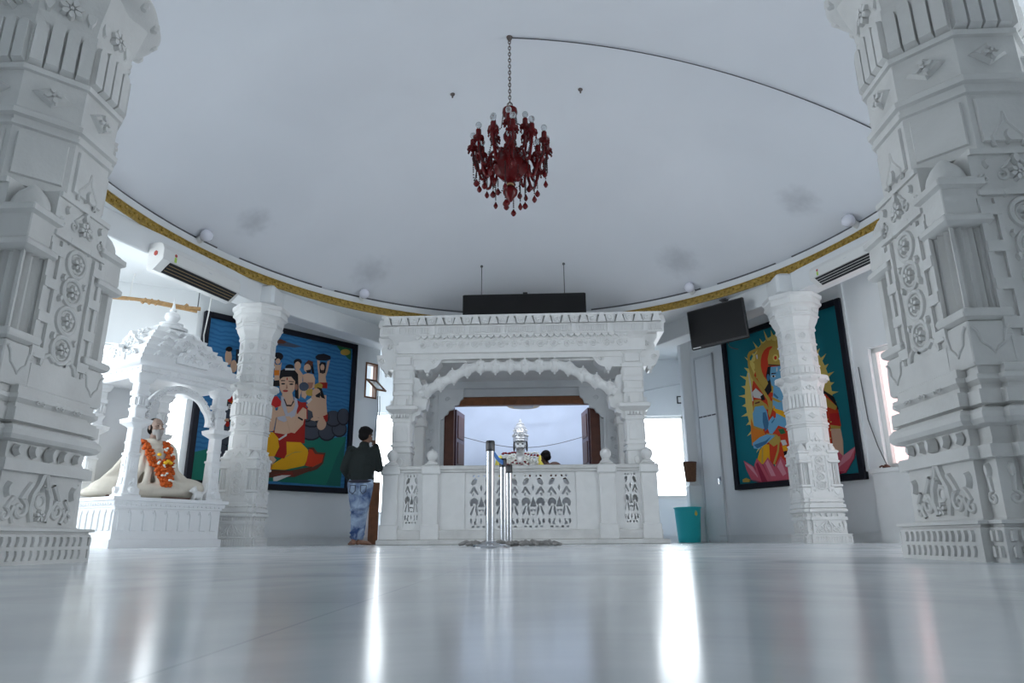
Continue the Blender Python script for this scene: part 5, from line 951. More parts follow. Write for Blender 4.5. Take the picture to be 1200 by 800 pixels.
rad = dict(pel=(.13, .10), wa=(.125, .09), ch=(.15, .10), nk=.055, nk2=.05, ls=.055, le=.04, lw=.027, rs=.055, re=.04, rw=.027, lh=.08, lk=.052, la=.034, rh=.08, rk=.052, ra=.034)
mb = MB(); add_mesh(mb, sk(names, edges, rad, 2)); head_shape(mb, (.035, .05, 1.65), Rh, .25)
hs = []; hand(hs, J['rw'], (-.45, .1, .85), (.8, .5, 0), 1, curl=.45); hand(hs, J['lw'], (.35, .75, -.3), (0, .3, 1), -1, curl=.4); merge(mb, hs)
foot(mb, J['la'], (-.5, .85), .25); foot(mb, J['ra'], (.75, .65), .25)
mesh_obj('body', remesh(mb, .0095, 3), 'skin_brown', per)
# hair cap
mb = MB(); c = Vector((.035, .05, 1.655))
def hE(p, r): mb.ell(c + Rh @ Vector(p), r, 16, 10, R=Rh)
hE((0, .03, .045), (.108, .108, .098)); hE((0, .055, -.015), (.094, .07, .078)); hE((0, -.035, .092), (.078, .068, .040)); hE((.06, .0, .02), (.028, .05, .05)); hE((-.06, .0, .02), (.028, .05, .05)); hE((0, .06, -.06), (.055, .035, .04))
for i in range(26):
    a = random.random() * 6.28; q = .06 + .04 * random.random(); hE((q * math.cos(a) * .9, .03 + q * math.sin(a), .09 + .03 * random.random() - q * .3), (.022, .022, .018))
mesh_obj('hair', remesh(mb, .010, 2), 'hair_black', per)
# jacket
JJ = dict(J); 
names = ['wa', 'ch', 'hem', 'ls', 'le', 'lw', 'rs', 're', 'rw', 'col']; J['hem'] = (.0, 0, .985); J['col'] = (.02, .025, 1.50)
edges = [('wa', 'hem'), ('wa', 'ch'), ('ch', 'col'), ('ch', 'ls'), ('ls', 'le'), ('le', 'lw'), ('ch', 'rs'), ('rs', 're'), ('re', 'rw')]
rj = dict(wa=(.195, .145), ch=(.195, .145), hem=(.175, .135), ls=.085, le=.070, lw=.048, rs=.085, re=.070, rw=.050, col=(.075, .075))
mb = MB(); add_mesh(mb, sk(names, edges, rj, 2))
mb.ell((.0, .0, 1.18), (.205, .135, .25), 20, 12); mb.ell((.01, .005, 1.36), (.205, .125, .11), 20, 12); mb.ell((.0, .0, 1.03), (.19, .135, .075), 20, 10)
mb.lathe([(.07, 1.46), (.078, 1.50), (.074, 1.535), (.06, 1.535)], 18, (.02, .022, 0))
for k in range(14):   # soft wrinkles
    z = .97 + .035 * k; a = random.random() * 6.28
    mb.tube([(.2 * math.cos(a + t) * .99, .142 * math.sin(a + t), z + .03 * math.sin(3 * t)) for t in [i * .14 for i in range(8)]], .012, 6)
mesh_obj('jacket', remesh(mb, .012, 4), 'jacket', per)
mb = MB(); mb.tube([(.168 * math.cos(t), .128 * math.sin(t), .935) for t in [2 * PI * i / 24 for i in range(24)]], .024, 8, closed=True); mb.build('belt', 'belt_navy', per)
# jeans
names = ['pel', 'lh', 'lk', 'la', 'rh', 'rk', 'ra']; J['la'] = (-.045, -.015, .12); J['ra'] = (.022, .05, .12)
edges = [('pel', 'lh'), ('lh', 'lk'), ('lk', 'la'), ('pel', 'rh'), ('rh', 'rk'), ('rk', 'ra')]
mb = MB(); add_mesh(mb, sk(names, edges, dict(pel=(.16, .125), lh=.112, lk=.080, la=.056, rh=.112, rk=.080, ra=.056), 2))
mb.ell((0, 0, .885), (.172, .132, .09), 18, 10); mb.ell((-.075, -.045, .83), (.095, .09, .10), 14, 10); mb.ell((.075, -.045, .83), (.095, .09, .10), 14, 10)
for (x, y, z) in [(-.055, .02, .46), (.045, .01, .47), (-.055, -.02, .20), (.025, .05, .21), (-.055, -.02, .14), (.027, .05, .15), (-.06, .02, .53), (.05, .01, .55)]:
    mb.tube([(x + (.056 + .05 * (z - .12)) * math.cos(t), y + (.056 + .05 * (z - .12)) * math.sin(t), z + .018 * math.sin(2 * t + x * 40)) for t in [2 * PI * i / 14 for i in range(14)]], .012, 6, closed=True)
mesh_obj('jeans', remesh(mb, .011, 3), 'denim', per)
for s in (-1, 1):
    mb = MB(); mb.tube([(s * .04, -.137, .875), (s * .125, -.128, .875), (s * .125, -.14, .78), (s * .08, -.145, .745), (s * .04, -.142, .79), (s * .04, -.137, .875)], .006, 6); mb.build('pocket_seam', 'belt_navy', per)
J = JJ
# ---- bare-shouldered person in the sanctum, beside the statue
pu = empty('person', (.40, 13.05, 0), 0); pu.scale = (1.06, 1.06, 1.06); tag(pu, 'dark-haired person with bare brown shoulders bowing beside the crowned statue', 'person')
J = dict(pel=(0, 0, .80), wa=(-.02, .03, .93), ch=(-.03, .07, 1.10), nk=(-.06, .13, 1.30), nk2=(-.09, .17, 1.38), ls=(-.20, .08, 1.25), le=(-.30, .20, 1.02), lw=(-.22, .40, .98), rs=(.17, .08, 1.30), re=(.25, .2, 1.02), rw=(.1, .40, .98),
         lh=(-.09, 0, .77), lk=(-.10, .04, .44), la=(-.10, 0, .085), rh=(.09, 0, .77), rk=(.10, .04, .44), ra=(.10, 0, .085))
names = ['pel', 'wa', 'ch', 'nk', 'nk2', 'ls', 'le', 'lw', 'rs', 're', 'rw', 'lh', 'lk', 'la', 'rh', 'rk', 'ra']
edges = [('pel', 'wa'), ('wa', 'ch'), ('ch', 'nk'), ('nk', 'nk2'), ('ch', 'ls'), ('ls', 'le'), ('le', 'lw'), ('ch', 'rs'), ('rs', 're'), ('re', 'rw'), ('pel', 'lh'), ('lh', 'lk'), ('lk', 'la'), ('pel', 'rh'), ('rh', 'rk'), ('rk', 'ra')]
rad['ch'] = (.17, .11)
mb = MB(); add_mesh(mb, sk(names, edges, rad, 2)); Rp = Matrix.Rotation(PI + .5, 3, 'Z') @ Matrix.Rotation(.35, 3, 'X'); head_shape(mb, (-.11, .21, 1.49), Rp)
mb.ell((-.03, .10, 1.25), (.22, .11, .11), 16, 10); mb.ell((.05, .10, 1.33), (.12, .08, .08), 14, 9)
hs = []; hand(hs, J['rw'], (-.3, .9, 0), (0, 0, 1), 1); hand(hs, J['lw'], (.3, .9, 0), (0, 0, 1), -1); merge(mb, hs); foot(mb, J['la'], (-.2, 1)); foot(mb, J['ra'], (.2, 1))
mesh_obj('body', remesh(mb, .012, 3), 'skin_dark', pu)
mb = MB(); c = Vector((-.11, .21, 1.49))
for p, r in (((0, .03, .05), (.09, .098, .085)), ((0, .06, -.01), (.08, .06, .07)), ((0, -.03, .09), (.07, .06, .035))): mb.ell(c + Rp @ Vector(p), r, 14, 9, R=Rp)
mesh_obj('hair', remesh(mb, .010, 2), 'hair_black', pu)
mb = MB(); add_mesh(mb, limb_mesh([J[n] for n in ('pel', 'lh', 'lk', 'la', 'rh', 'rk', 'ra')], [(0, 1), (1, 2), (2, 3), (0, 4), (4, 5), (5, 6)], [(.17, .13), .11, .10, .09, .11, .10, .09])); mb.lathe([(.17, .45), (.18, .3), (.19, .13), (.16, .13)], 20, ry=.75); mb.lathe([(.165, .9), (.18, .7), (.18, .4)], 20, ry=.8)
mesh_obj('wrap_cloth', remesh(mb, .014, 3), 'orange_flower', pu)
# ---- seated bearded statue under the small canopy (local: faces -Y, sits on z = 0)
st = empty('seated_statue', (MX + .62 * math.cos(TH) - .50 * math.sin(TH), MY + .62 * math.sin(TH) + .50 * math.cos(TH), .605), TH - math.radians(14)); st.scale = (1.07, 1.07, 1.07); tag(st, 'life-size seated statue of a bearded man draped in a cream robe under the small canopy', 'statue')
Rs = Matrix.Rotation(math.radians(14), 3, 'Z') @ Matrix.Rotation(math.radians(-4), 3, 'X')
mb = MB(); add_mesh(mb, limb_mesh([(0, .06, .12), (0, .08, .40), (0, .07, .62), (0, .05, .76), (0, .035, .82), (-.2, .06, .64), (.2, .06, .64)], [(0, 1), (1, 2), (2, 3), (3, 4), (2, 5), (2, 6)], [.14, (.15, .11), (.16, .1), .055, .05, .06, .06])); head_shape(mb, (0, .02, .915), Rs, .24)
mesh_obj('body', remesh(mb, .008, 3), 'statue_skin', st)
mb = MB()   # grey beard and moustache
for p, r in (((0, -.075, -.085), (.05, .035, .05)), ((0, -.075, -.13), (.036, .026, .05)), ((-.045, -.045, -.065), (.022, .04, .045)), ((.045, -.045, -.065), (.022, .04, .045)), ((-.02, -.098, -.045), (.022, .012, .010)), ((.02, -.098, -.045), (.022, .012, .010))): mb.ell(Vector((0, .02, .915)) + Rs @ Vector(p), r, 12, 8, R=Rs)
mesh_obj('beard', remesh(mb, .006, 2), 'beard_grey', st)
mb = MB()
for p, r in (((0, .035, .055), (.083, .088, .078)), ((0, .06, -.02), (.075, .055, .07)), ((-.068, .02, .0), (.02, .045, .05)), ((.068, .02, .0), (.02, .045, .05))): mb.ell(Vector((0, .02, .915)) + Rs @ Vector(p), r, 14, 9, R=Rs)
mesh_obj('hair', remesh(mb, .007, 2), 'hair_black', st)
mb = MB()
for s in (-1, 1): mb.ell(Vector((0, .02, .915)) + Rs @ Vector((s * .03, -.087, .008)), (.012, .006, .006), 8, 6, R=Rs); mb.build('eye', 'hair_black', st); mb = MB()

# robe
mb = MB()
mb.ell((0, .06, .34), (.27, .20, .34), 24, 14); mb.ell((0, .07, .62), (.25, .15, .14), 20, 12); mb.ell((-.20, .05, .50), (.12, .14, .24), 16, 10); mb.ell((.20, .05, .50), (.12, .14, .24), 16, 10)
mb.ell((-.33, -.08, .13), (.24, .24, .14), 20, 10); mb.ell((.33, -.08, .14), (.25, .25, .15), 20, 10); mb.ell((0, -.2, .10), (.34, .18, .10), 20, 10); mb.ell((.45, -.1, .09), (.13, .19, .09), 16, 8)
mb.ell((-.42, -.02, .07), (.20, .26, .06), 16, 8); mb.ell((0, .02, .06), (.5, .34, .06), 24, 8)
mb.lathe([(.13, .70), (.10, .76), (.085, .775), (.07, .77)], 20, (0, .06, 0))
# hanging folds
for i in range(9):
    a = -2.7 + .3 * i; mb.tube([(.10 * math.cos(a) * 2.2, .08 + .15 * math.sin(a), .64), (.30 * math.cos(a), .06 + .22 * math.sin(a), .36), (.52 * math.cos(a), .0 + .33 * math.sin(a), .08)], [.028, .040, .042], 7)
for i in range(5): mb.tube([(.12 + .06 * i, -.31 + .03 * i, .23 - .03 * i), (.3 + .05 * i, -.26, .15), (.5 + .02 * i, -.1, .05)], .030, 7)
mb.tube([(-.26, .02, .58), (-.36, -.02, .35), (-.48, -.05, .14), (-.62, -.02, .04)], [.05, .06, .06, .03], 9)
mb.V = [(x * (1 + .28 * max(0, 1 - z / .55)), y, z) for x, y, z in mb.V]
rb = mesh_obj('robe', remesh(mb, .013, 4), 'cream_cloth', st)
mb = MB(); mb.tube([(-.60, -.10, .10), (-.48, -.22, .16), (-.36, -.27, .20), (-.24, -.30, .24)], .020, 7, flat=1.0); mb.build('robe_border', 'brown_cloth', st)
mb = MB(); mb.tube([(-.52, -.24, .01), (-.50, -.22, .05), (-.47, -.2, .09)], .022, 7); mb.build('robe_border', 'brown_cloth', st)
mb = MB(); mb.tube([(.78, -.12, .01), (.74, -.22, .06), (.68, -.28, .10), (.60, -.29, .15)], .030, 7); mb.build('robe_border', 'brown_cloth', st)
mb = MB(); mb.tube([(.05, -.36, .012), (.18, -.37, .014), (.30, -.36, .01), (.38, -.37, .012)], .020, 7); mb.build('robe_border', 'brown_cloth', st)
mb = MB(); mb.tube([(-.29, .1, .63), (-.33, .05, .55), (-.30, .0, .5)], .018, 7); mb.build('robe_border', 'brown_cloth', st)

# garland of orange flowers laid round the statue's neck
def flower_ball(mb, c, r, m=0):
    mb.m = m; mb.ell(c, (r, r, r * .8), 7, 5); mb.m = 0
gl = empty('flower_garland', st.location, st.rotation_euler.z); gl.scale = st.scale; tag(gl, 'thick orange flower garland hanging round the seated statue', 'garland')
mb = MB(); rnd = random.Random(3)
path = [(-.14, .10, .74), (-.13, -.04, .70), (-.10, -.13, .60), (-.05, -.19, .46), (.03, -.24, .33), (.07, -.29, .22), (.09, -.32, .17)]
path2 = [(.12, .10, .74), (.14, -.03, .70), (.15, -.12, .60), (.16, -.18, .48), (.15, -.23, .36), (.13, -.29, .25), (.10, -.325, .18)]
def dense(pl, n):
    out = []
    for i in range(n):
        f = i / (n - 1) * (len(pl) - 1); k = min(int(f), len(pl) - 2); f -= k; out.append(Vector(pl[k]).lerp(Vector(pl[k + 1]), f))
    return out
for pl in (path, path2, [Vector(a).lerp(Vector(b), .5) + Vector((0, -.015, 0)) for a, b in zip(path[3:], path2[3:])], [(-.14, .10, .74), (-.12, .16, .73), (0, .2, .73), (.12, .16, .73), (.12, .10, .74)]):
    for p in dense(pl, 30):
        for q in range(5): flower_ball(mb, tuple(p + Vector((rnd.uniform(-.045, .045), rnd.uniform(-.035, .012), rnd.uniform(-.025, .02)))), rnd.uniform(.018, .028))
mb.build('orange_blossoms', 'orange_flower', gl)['kind'] = 'stuff'
mb = MB()
for p in [(.10, -.16, .63), (.17, -.16, .56), (.04, -.235, .41), (.17, -.24, .42), (.06, -.29, .30), (-.02, -.22, .44), (.12, -.34, .24)]:
    for q in range(3): flower_ball(mb, tuple(Vector(p) + Vector((rnd.uniform(-.03, .03), -.03 + rnd.uniform(-.012, .0), rnd.uniform(-.02, .02)))), .017)
mb.build('white_blossoms', 'white_flower', gl)
mb = MB()
for p in [(.10, -.25, .47), (.13, -.25, .45), (.07, -.25, .45), (.0, -.21, .55)]: flower_ball(mb, tuple(Vector(p) + Vector((0, -.03, 0))), .028)
mb.build('yellow_blossoms', 'yellow_flower', gl)
# small carved stone animal at the right-hand column foot
mb = MB(); mb.ell((0, 0, .07), (.07, .05, .055)); mb.ell((.06, 0, .13), (.045, .04, .045)); mb.ell((.10, 0, .12), (.025, .022, .02)); mb.ell((.05, .03, .17), (.012, .008, .022)); mb.ell((.05, -.03, .17), (.012, .008, .022))
for x in (-.04, .05):
    for y in (-.03, .03): mb.tube([(x, y, .06), (x + .01, y, .0)], [.018, .016], 8)
mb.tube([(-.06, 0, .08), (-.10, 0, .13), (-.09, 0, .18)], [.012, .009, .006], 7)
an = mesh_obj('carved_animal', remesh(mb, .007, 2), 'marble'); M = Matrix.Translation((MX, MY, .605)) @ Matrix.Rotation(TH, 4, 'Z'); an.location = M @ Vector((1.02, -.005, 0)); an.rotation_euler = (0, 0, TH + 2.9)
tag(an, 'small white carved stone animal on the pedestal at the foot of the canopy column', 'figurine')
# ---- crowned white statue in the sanctum
idl = empty('crowned_statue', (-.22, 13.98, .85)); tag(idl, 'seated white statue with tall silver crown in the blue-lit sanctum', 'statue')
mb = MB(); R0 = Matrix.Identity(3)
mb.ell((0, .03, .42), (.28, .19, .42), 20, 12); mb.ell((0, .02, .72), (.33, .16, .14), 20, 12); mb.ell((0, .0, .10), (.55, .34, .12), 20, 8); mb.ell((-.33, .0, .52), (.10, .11, .26), 14, 10); mb.ell((.33, .0, .52), (.10, .11, .26), 14, 10); mb.ell((-.38, -.12, .15), (.2, .2, .14)); mb.ell((.38, -.12, .15), (.2, .2, .14))
mb.ell((0, .0, 1.08), (.125, .12, .15), 18, 12); mb.ell((0, -.06, 1.01), (.105, .095, .085), 16, 10); mb.ell((0, -.10, 1.02), (.085, .07, .055), 16, 10); mb.ell((0, .01, .90), (.10, .09, .12))
mb.ell((0, -.155, 1.055), (.03, .02, .018)); mb.tube([(-.08, -.155, 1.0), (-.03, -.17, .985), (.03, -.17, .985), (.08, -.155, 1.0)], .012, 7)
mb.ell((0, -.10, 1.115), (.10, .03, .02))
mesh_obj('body', remesh(mb, .010, 3), 'idol_white', idl)
mb = MB()
for s in (-1, 1):
    mb.ell((s * .045, -.122, 1.085), (.022, .012, .013)); mb.tube([(s * .02, -.135, 1.125), (s * .055, -.128, 1.138), (s * .09, -.105, 1.125)], .007, 6); mb.tube([(s * .10, -.11, 1.06), (s * .085, -.15, 1.0), (s * .04, -.172, .965)], .006, 6)
    mb.ell((s * .13, .0, 1.05), (.022, .05, .11)); 
mb.tube([(-.055, -.172, .995), (0, -.182, .99), (.055, -.172, .995)], .006, 6)
mb.build('dark_features', 'idol_dark', idl)
mb = MB(); mb.lathe([(.150, 1.14), (.158, 1.16), (.150, 1.18), (.158, 1.20), (.15, 1.22), (.142, 1.30), (.148, 1.32), (.14, 1.34), (.125, 1.40), (.128, 1.42), (.11, 1.44), (.085, 1.48), (.09, 1.50), (.055, 1.53), (.03, 1.545), (.035, 1.57), (.012, 1.60), (.003, 1.62)], 28, (0, .0, 0))
for k in range(14):
    t = 2 * PI * k / 14; mb.ell((.155 * math.cos(t), .155 * math.sin(t), 1.265), (.02, .02, .03), 7, 5); mb.ell((.142 * math.cos(t), .142 * math.sin(t), 1.37), (.014, .014, .02), 7, 5)
mb.build('crown', 'silver', idl)
for s in (-1, 1):
    mb = MB(); mb.ell((s * .41, .03, .63), (.12, .13, .25), 12, 9); mb.ell((s * .45, .05, .42), (.10, .10, .22), 12, 9); mesh_obj('shawl', remesh(mb, .014, 3), 'yellow_cloth', idl)
g2 = empty('flower_garland', idl.location); g2.scale = (1.22, 1.05, 1); tag(g2, 'white flower garlands with dark red tufts on the crowned statue', 'garland')
mw, mr = MB(), MB(); rnd = random.Random(5)
for wdt, zlo, yy in ((.11, .50, -.22), (.16, .42, -.21), (.22, .36, -.19), (.28, .32, -.16), (.34, .3, -.12)):
    n = 44
    for i in range(n):
        t = -1 + 2 * i / (n - 1); x = wdt * math.copysign(abs(t) ** .8, t) * (1.0 if abs(t) < .7 else 1 - (abs(t) - .7) * .5); z = zlo + (.90 - zlo) * abs(t) ** 1.7; y = yy + .10 * abs(t) ** 3
        tgt = mr if i % 6 == 0 else mw
        for q in range(4): flower_ball(tgt, (x + rnd.uniform(-.012, .012), y + rnd.uniform(-.02, .01), z + rnd.uniform(-.016, .016)), .022)
for i in range(26): flower_ball(mr, (rnd.uniform(-.075, .075), -.20 - rnd.uniform(0, .03), .63 + rnd.uniform(-.06, .06)), .018)
mw.build('white_blossoms', 'white_flower', g2)['kind'] = 'stuff'; mr.build('red_blossoms', 'red_flower', g2)['kind'] = 'stuff'
# ------------------------------------------------------------------ red glass chandelier
CH = Vector((-.08, 6.9, 4.15)); ZA = dome_z(CH.x, CH.y)
ch = empty('chandelier', CH); tag(ch, 'red glass chandelier with bulbs, beads and drops hanging from the dome', 'chandelier')
mb = MB(); n = 24; lob = lambda j: 1 + .05 * math.cos(j * 2 * PI * 8 / n)
mb.loft([[(r * lob(j) * math.cos(2 * PI * j / n), r * lob(j) * math.sin(2 * PI * j / n), z) for j in range(n)] for r, z in [(.03, -.19), (.06, -.18), (.11, -.15), (.17, -.08), (.20, -.01), (.20, .03), (.165, .08), (.155, .12), (.16, .14), (.09, .15), (.04, .16)]])
mb.build('bowl', 'red_glass', ch)
mb = MB(); mb.lathe([(.04, .14), (.055, .18), (.035, .22), (.03, .27), (.05, .31), (.075, .36), (.08, .40), (.05, .46), (.03, .52), (.024, .58), (.04, .62), (.075, .66), (.09, .70), (.085, .745), (.05, .77), (.02, .79), (.003, .80)], 20); mb.build('stem', 'red_glass', ch)
mb = MB(); mb.lathe([(.04, -.18), (.045, -.22), (.03, -.24), (.06, -.27), (.085, -.31), (.08, -.35), (.05, -.39), (.035, -.41), (.02, -.44), (.003, -.45)], 18); mb.build('bottom_finial', 'red_glass', ch)
mb = MB(); mb.lathe([(.036, -.20), (.042, -.235), (.03, -.245)], 16); mb.build('brass_cap', 'brass', ch)
def arm_set(n, r_in, z_in, r, z, dip, off):
    def S(t): return None
    pts = [(r_in, 0, z_in), (r_in + (r - r_in) * .18, 0, z_in + .06), (r_in + (r - r_in) * .38, 0, z_in + .02), (r_in + (r - r_in) * .58, 0, z_in + dip), (r_in + (r - r_in) * .8, 0, z_in + dip - .005), (r_in + (r - r_in) * .95, 0, (z_in + dip + z) / 2), (r, 0, z)]
    # smooth with Catmull-Rom
    P = [Vector(p) for p in pts]; sm = []
    for i in range(len(P) - 1):
        a, b, c, d = P[max(i - 1, 0)], P[i], P[i + 1], P[min(i + 2, len(P) - 1)]
        for k in range(4):
            t = k / 4; sm.append(.5 * ((2 * b) + (c - a) * t + (2 * a - 5 * b + 4 * c - d) * t * t + (3 * b - a - 3 * c + d) * t ** 3))
    sm.append(P[-1])
    mb = MB(); mb.tube([tuple(p) for p in sm], .016, 8); a0 = mb.build('arm', 'red_glass', ch)
    mb = MB(); mb.lathe([(.008, z - .02), (.03, z - .01), (.055, z + .01), (.062, z + .03), (.05, z + .035), (.03, z + .03), (.032, z + .045), (.03, z + .12), (.026, z + .125)], 14, (r, 0, 0))
    for k in range(8): t = 2 * PI * k / 8; mb.ell((r + .056 * math.cos(t), .056 * math.sin(t), z + .0), (.012, .012, .02), 6, 5)
    cup = mb.build('candle_cup', 'red_glass', a0)
    mb = MB(); mb.lathe([(.02, z + .125), (.016, z + .135), (.034, z + .165), (.036, z + .185), (.028, z + .205), (.01, z + .217), (.002, z + .218)], 14, (r, 0, 0)); bl = mb.build('bulb', 'bulb_glass', a0)
    mb = MB()
    for k in range(5):
        t = 2 * PI * k / 5; x, y = r + .05 * math.cos(t), .05 * math.sin(t); mb.lathe([(.002, z - .015), (.007, z - .03), (.012, z - .05), (.002, z - .065)], 7, (x, y, 0))
    mb.build('cup_drops', 'red_glass', a0)['kind'] = 'stuff'
    for i in range(n):
        o = a0 if i == 0 else dup(a0, ch)
        o.rotation_euler = (0, 0, off + 2 * PI * i / n)
arm_set(12, .15, .06, .425, .20, -.12, .12); arm_set(6, .08, .14, .21, .42, .06, .5); arm_set(6, .14, -.05, .36, .02, -.13, .55)
# bead swags between lower cups and hanging drops
def beads(mb, pts, r=.0095, step=.021):
    for a, b in zip(pts[:-1], pts[1:]):
        a, b = Vector(a), Vector(b); k = max(1, int((b - a).length / step))
        for i in range(k): p = a.lerp(b, i / k); mb.ell(tuple(p), (r, r, r), 5, 4)
for i in range(12):
    t0, t1 = .12 + 2 * PI * i / 12, .12 + 2 * PI * (i + 1) / 12; mb = MB(); pts = []
    for k in range(9):
        f = k / 8; t = t0 + (t1 - t0) * f; pts.append((.42 * math.cos(t), .42 * math.sin(t), .17 - .30 * (1 - (2 * f - 1) ** 2) * (.7 + .3 * (i % 2))))
    beads(mb, pts); mb.build('bead_swag', 'dark_bead', ch)
for i in range(5):
    t = .5 + 2 * PI * i / 5; mb = MB(); beads(mb, [(.08 * math.cos(t), .08 * math.sin(t), .68), (.10 * math.cos(t), .10 * math.sin(t), .52), (.2 * math.cos(t), .2 * math.sin(t), .43)]); mb.build('bead_swag', 'dark_bead', ch)
dr = random.Random(9)
for i in range(26):
    t = 2 * PI * i / 26 + dr.uniform(-.1, .1); r = (.40, .22, .36, .14, .30)[i % 5]; z0 = (.0, -.10, -.08, -.16, -.11)[i % 5]; ln = dr.uniform(.10, .34); x, y = r * math.cos(t), r * math.sin(t)
    mb = MB(); beads(mb, [(x, y, z0), (x, y, z0 - ln)]); d = mb.build('bead_string', 'dark_bead', ch)
    mb = MB(); z = z0 - ln; s = dr.uniform(.8, 1.2); mb.lathe([(.003, z), (.01 * s, z - .015), (.028 * s, z - .045), (.031 * s, z - .062), (.018 * s, z - .085), (.003, z - .096)], 10, (x, y, 0)); mb.build('glass_drop', 'red_glass', d)
mb = MB(); ztop = ZA - CH.z - .01; z = .80; i = 0
while z < ztop - .03:
    a = i % 2; pts = [((.014 * math.sin(t)) * (1 - a), (.014 * math.sin(t)) * a, z + .024 + .03 * math.cos(t)) for t in [2 * PI * k / 10 for k in range(10)]]
    mb.tube(pts, .0055, 5, closed=True); z += .043; i += 1
mb.tube([(.03 * math.sin(t), 0, .81 + .03 * math.cos(t)) for t in [2 * PI * k / 12 for k in range(12)]], .007, 6, closed=True)
mb.build('chain', 'chain_metal', ch)
mb = MB(); mb.lathe([(.012, ztop - .05), (.03, ztop - .02), (.04, ztop + .02)], 12); mb.build('ceiling_hook', 'chain_metal', ch)
# wire from the hook along the dome to the right
mb = MB(); pts = []
x0, y0 = CH.x, CH.y; x1, y1 = 4.45, 7.3
for k in range(41):
    f = k / 40; x, y = x0 + (x1 - x0) * f, y0 + (y1 - y0) * f + .0 * math.sin(PI * f); pts.append((x, y, dome_z(x, y) - .012 - .025 * math.sin(PI * f)))
mb.tube(pts, .007, 5); o = mb.build('electric_wire', 'rod_grey'); tag(o, 'dark wire running from the chandelier hook along the dome to the right', 'wire')
# two small hooks in the dome
for x, y, w in ((-.89, 7.83, 'left'), (.82, 7.83, 'right')):
    mb = MB(); z = dome_z(x, y); mb.lathe([(.035, z + .02), (.03, z - .015), (.012, z - .03), (.01, z - .06), (.003, z - .065)], 10, (x, y, 0)); o = mb.build('ceiling_hook', 'chain_metal'); tag(o, 'small dark ceiling hook on the dome to the %s of the chandelier chain' % w, 'hook')
# ------------------------------------------------------------------ conduits and bulb lamps along the dome edge
def conduit(t0, t1, label):
    mb = MB(); pts = []
    n = 26
    for k in range(n + 1):
        t = t0 + (t1 - t0) * k / n; x, y = ring_pt(t, 1, .05); pts.append((x, y, 4.275))
    mb.tube(pts, .024, 6); o = mb.build('cable_conduit', 'conduit'); tag(o, label, 'conduit', 'dark cable conduits on the dome edge')
def ang(x, y):
    b = BF if y >= CY else BN; return math.atan2((y - CY) / b, x / AX)
conduit(ang(-4.92, 6.9), ang(-4.42, 9.1), 'dark cable conduit on the left dome edge above the air conditioner')
conduit(ang(-4.2, 9.45), ang(-3.45, 10.8), 'dark cable conduit on the left dome edge above the far pillar')
conduit(ang(-3.3, 11.0), ang(-1.2, 12.35), 'dark cable conduit on the dome edge left of the black board')
conduit(ang(1.2, 12.35), ang(3.0, 11.3), 'dark cable conduit on the dome edge right of the black board')
conduit(ang(3.25, 11.1), ang(3.9, 10.2), 'dark cable conduit on the right dome edge above the television')
conduit(ang(4.0, 9.9), ang(4.93, 7.3), 'dark cable conduit on the right dome edge above the air conditioner')
def lamp_at(x, y, label):
    t = ang(x, y); px, py = ring_pt(t, 1, -.06); z = 4.25; d = Vector((0, CY, 0)) - Vector((px, py, 0)); d.normalize(); az = math.atan2(d.y, d.x)
    r = empty('bulb_lamp', (px, py, z), az); tag(r, label, 'lamp', 'white bulbs along the dome edge')
    mb = MB(); mb.M = Matrix.Rotation(PI / 2 * .82, 4, 'Y'); mb.lathe([(.035, -.13), (.05, -.11), (.05, -.02), (.04, .0)], 14); mb.build('holder', 'white_plastic', r)
    mb = MB(); mb.M = Matrix.Rotation(PI / 2 * .82, 4, 'Y'); mb.lathe([(.04, -.005), (.06, .02), (.085, .06), (.092, .10), (.08, .14), (.05, .168), (.004, .18)], 18); mb.build('bulb', 'bulb_white', r)
lamp_at(-4.5, 8.75, 'white bulb on the dome edge above the left air conditioner')
lamp_at(-3.0, 11.45, 'white bulb on the dome edge between the left far pillar and the shrine')
lamp_at(2.9, 11.4, 'white bulb on the dome edge above the television')
lamp_at(4.4, 8.75, 'white bulb on the dome edge above the right air conditioner')
lamp_at(4.9, 5.9, 'white bulb on the dome edge behind the right near pillar')
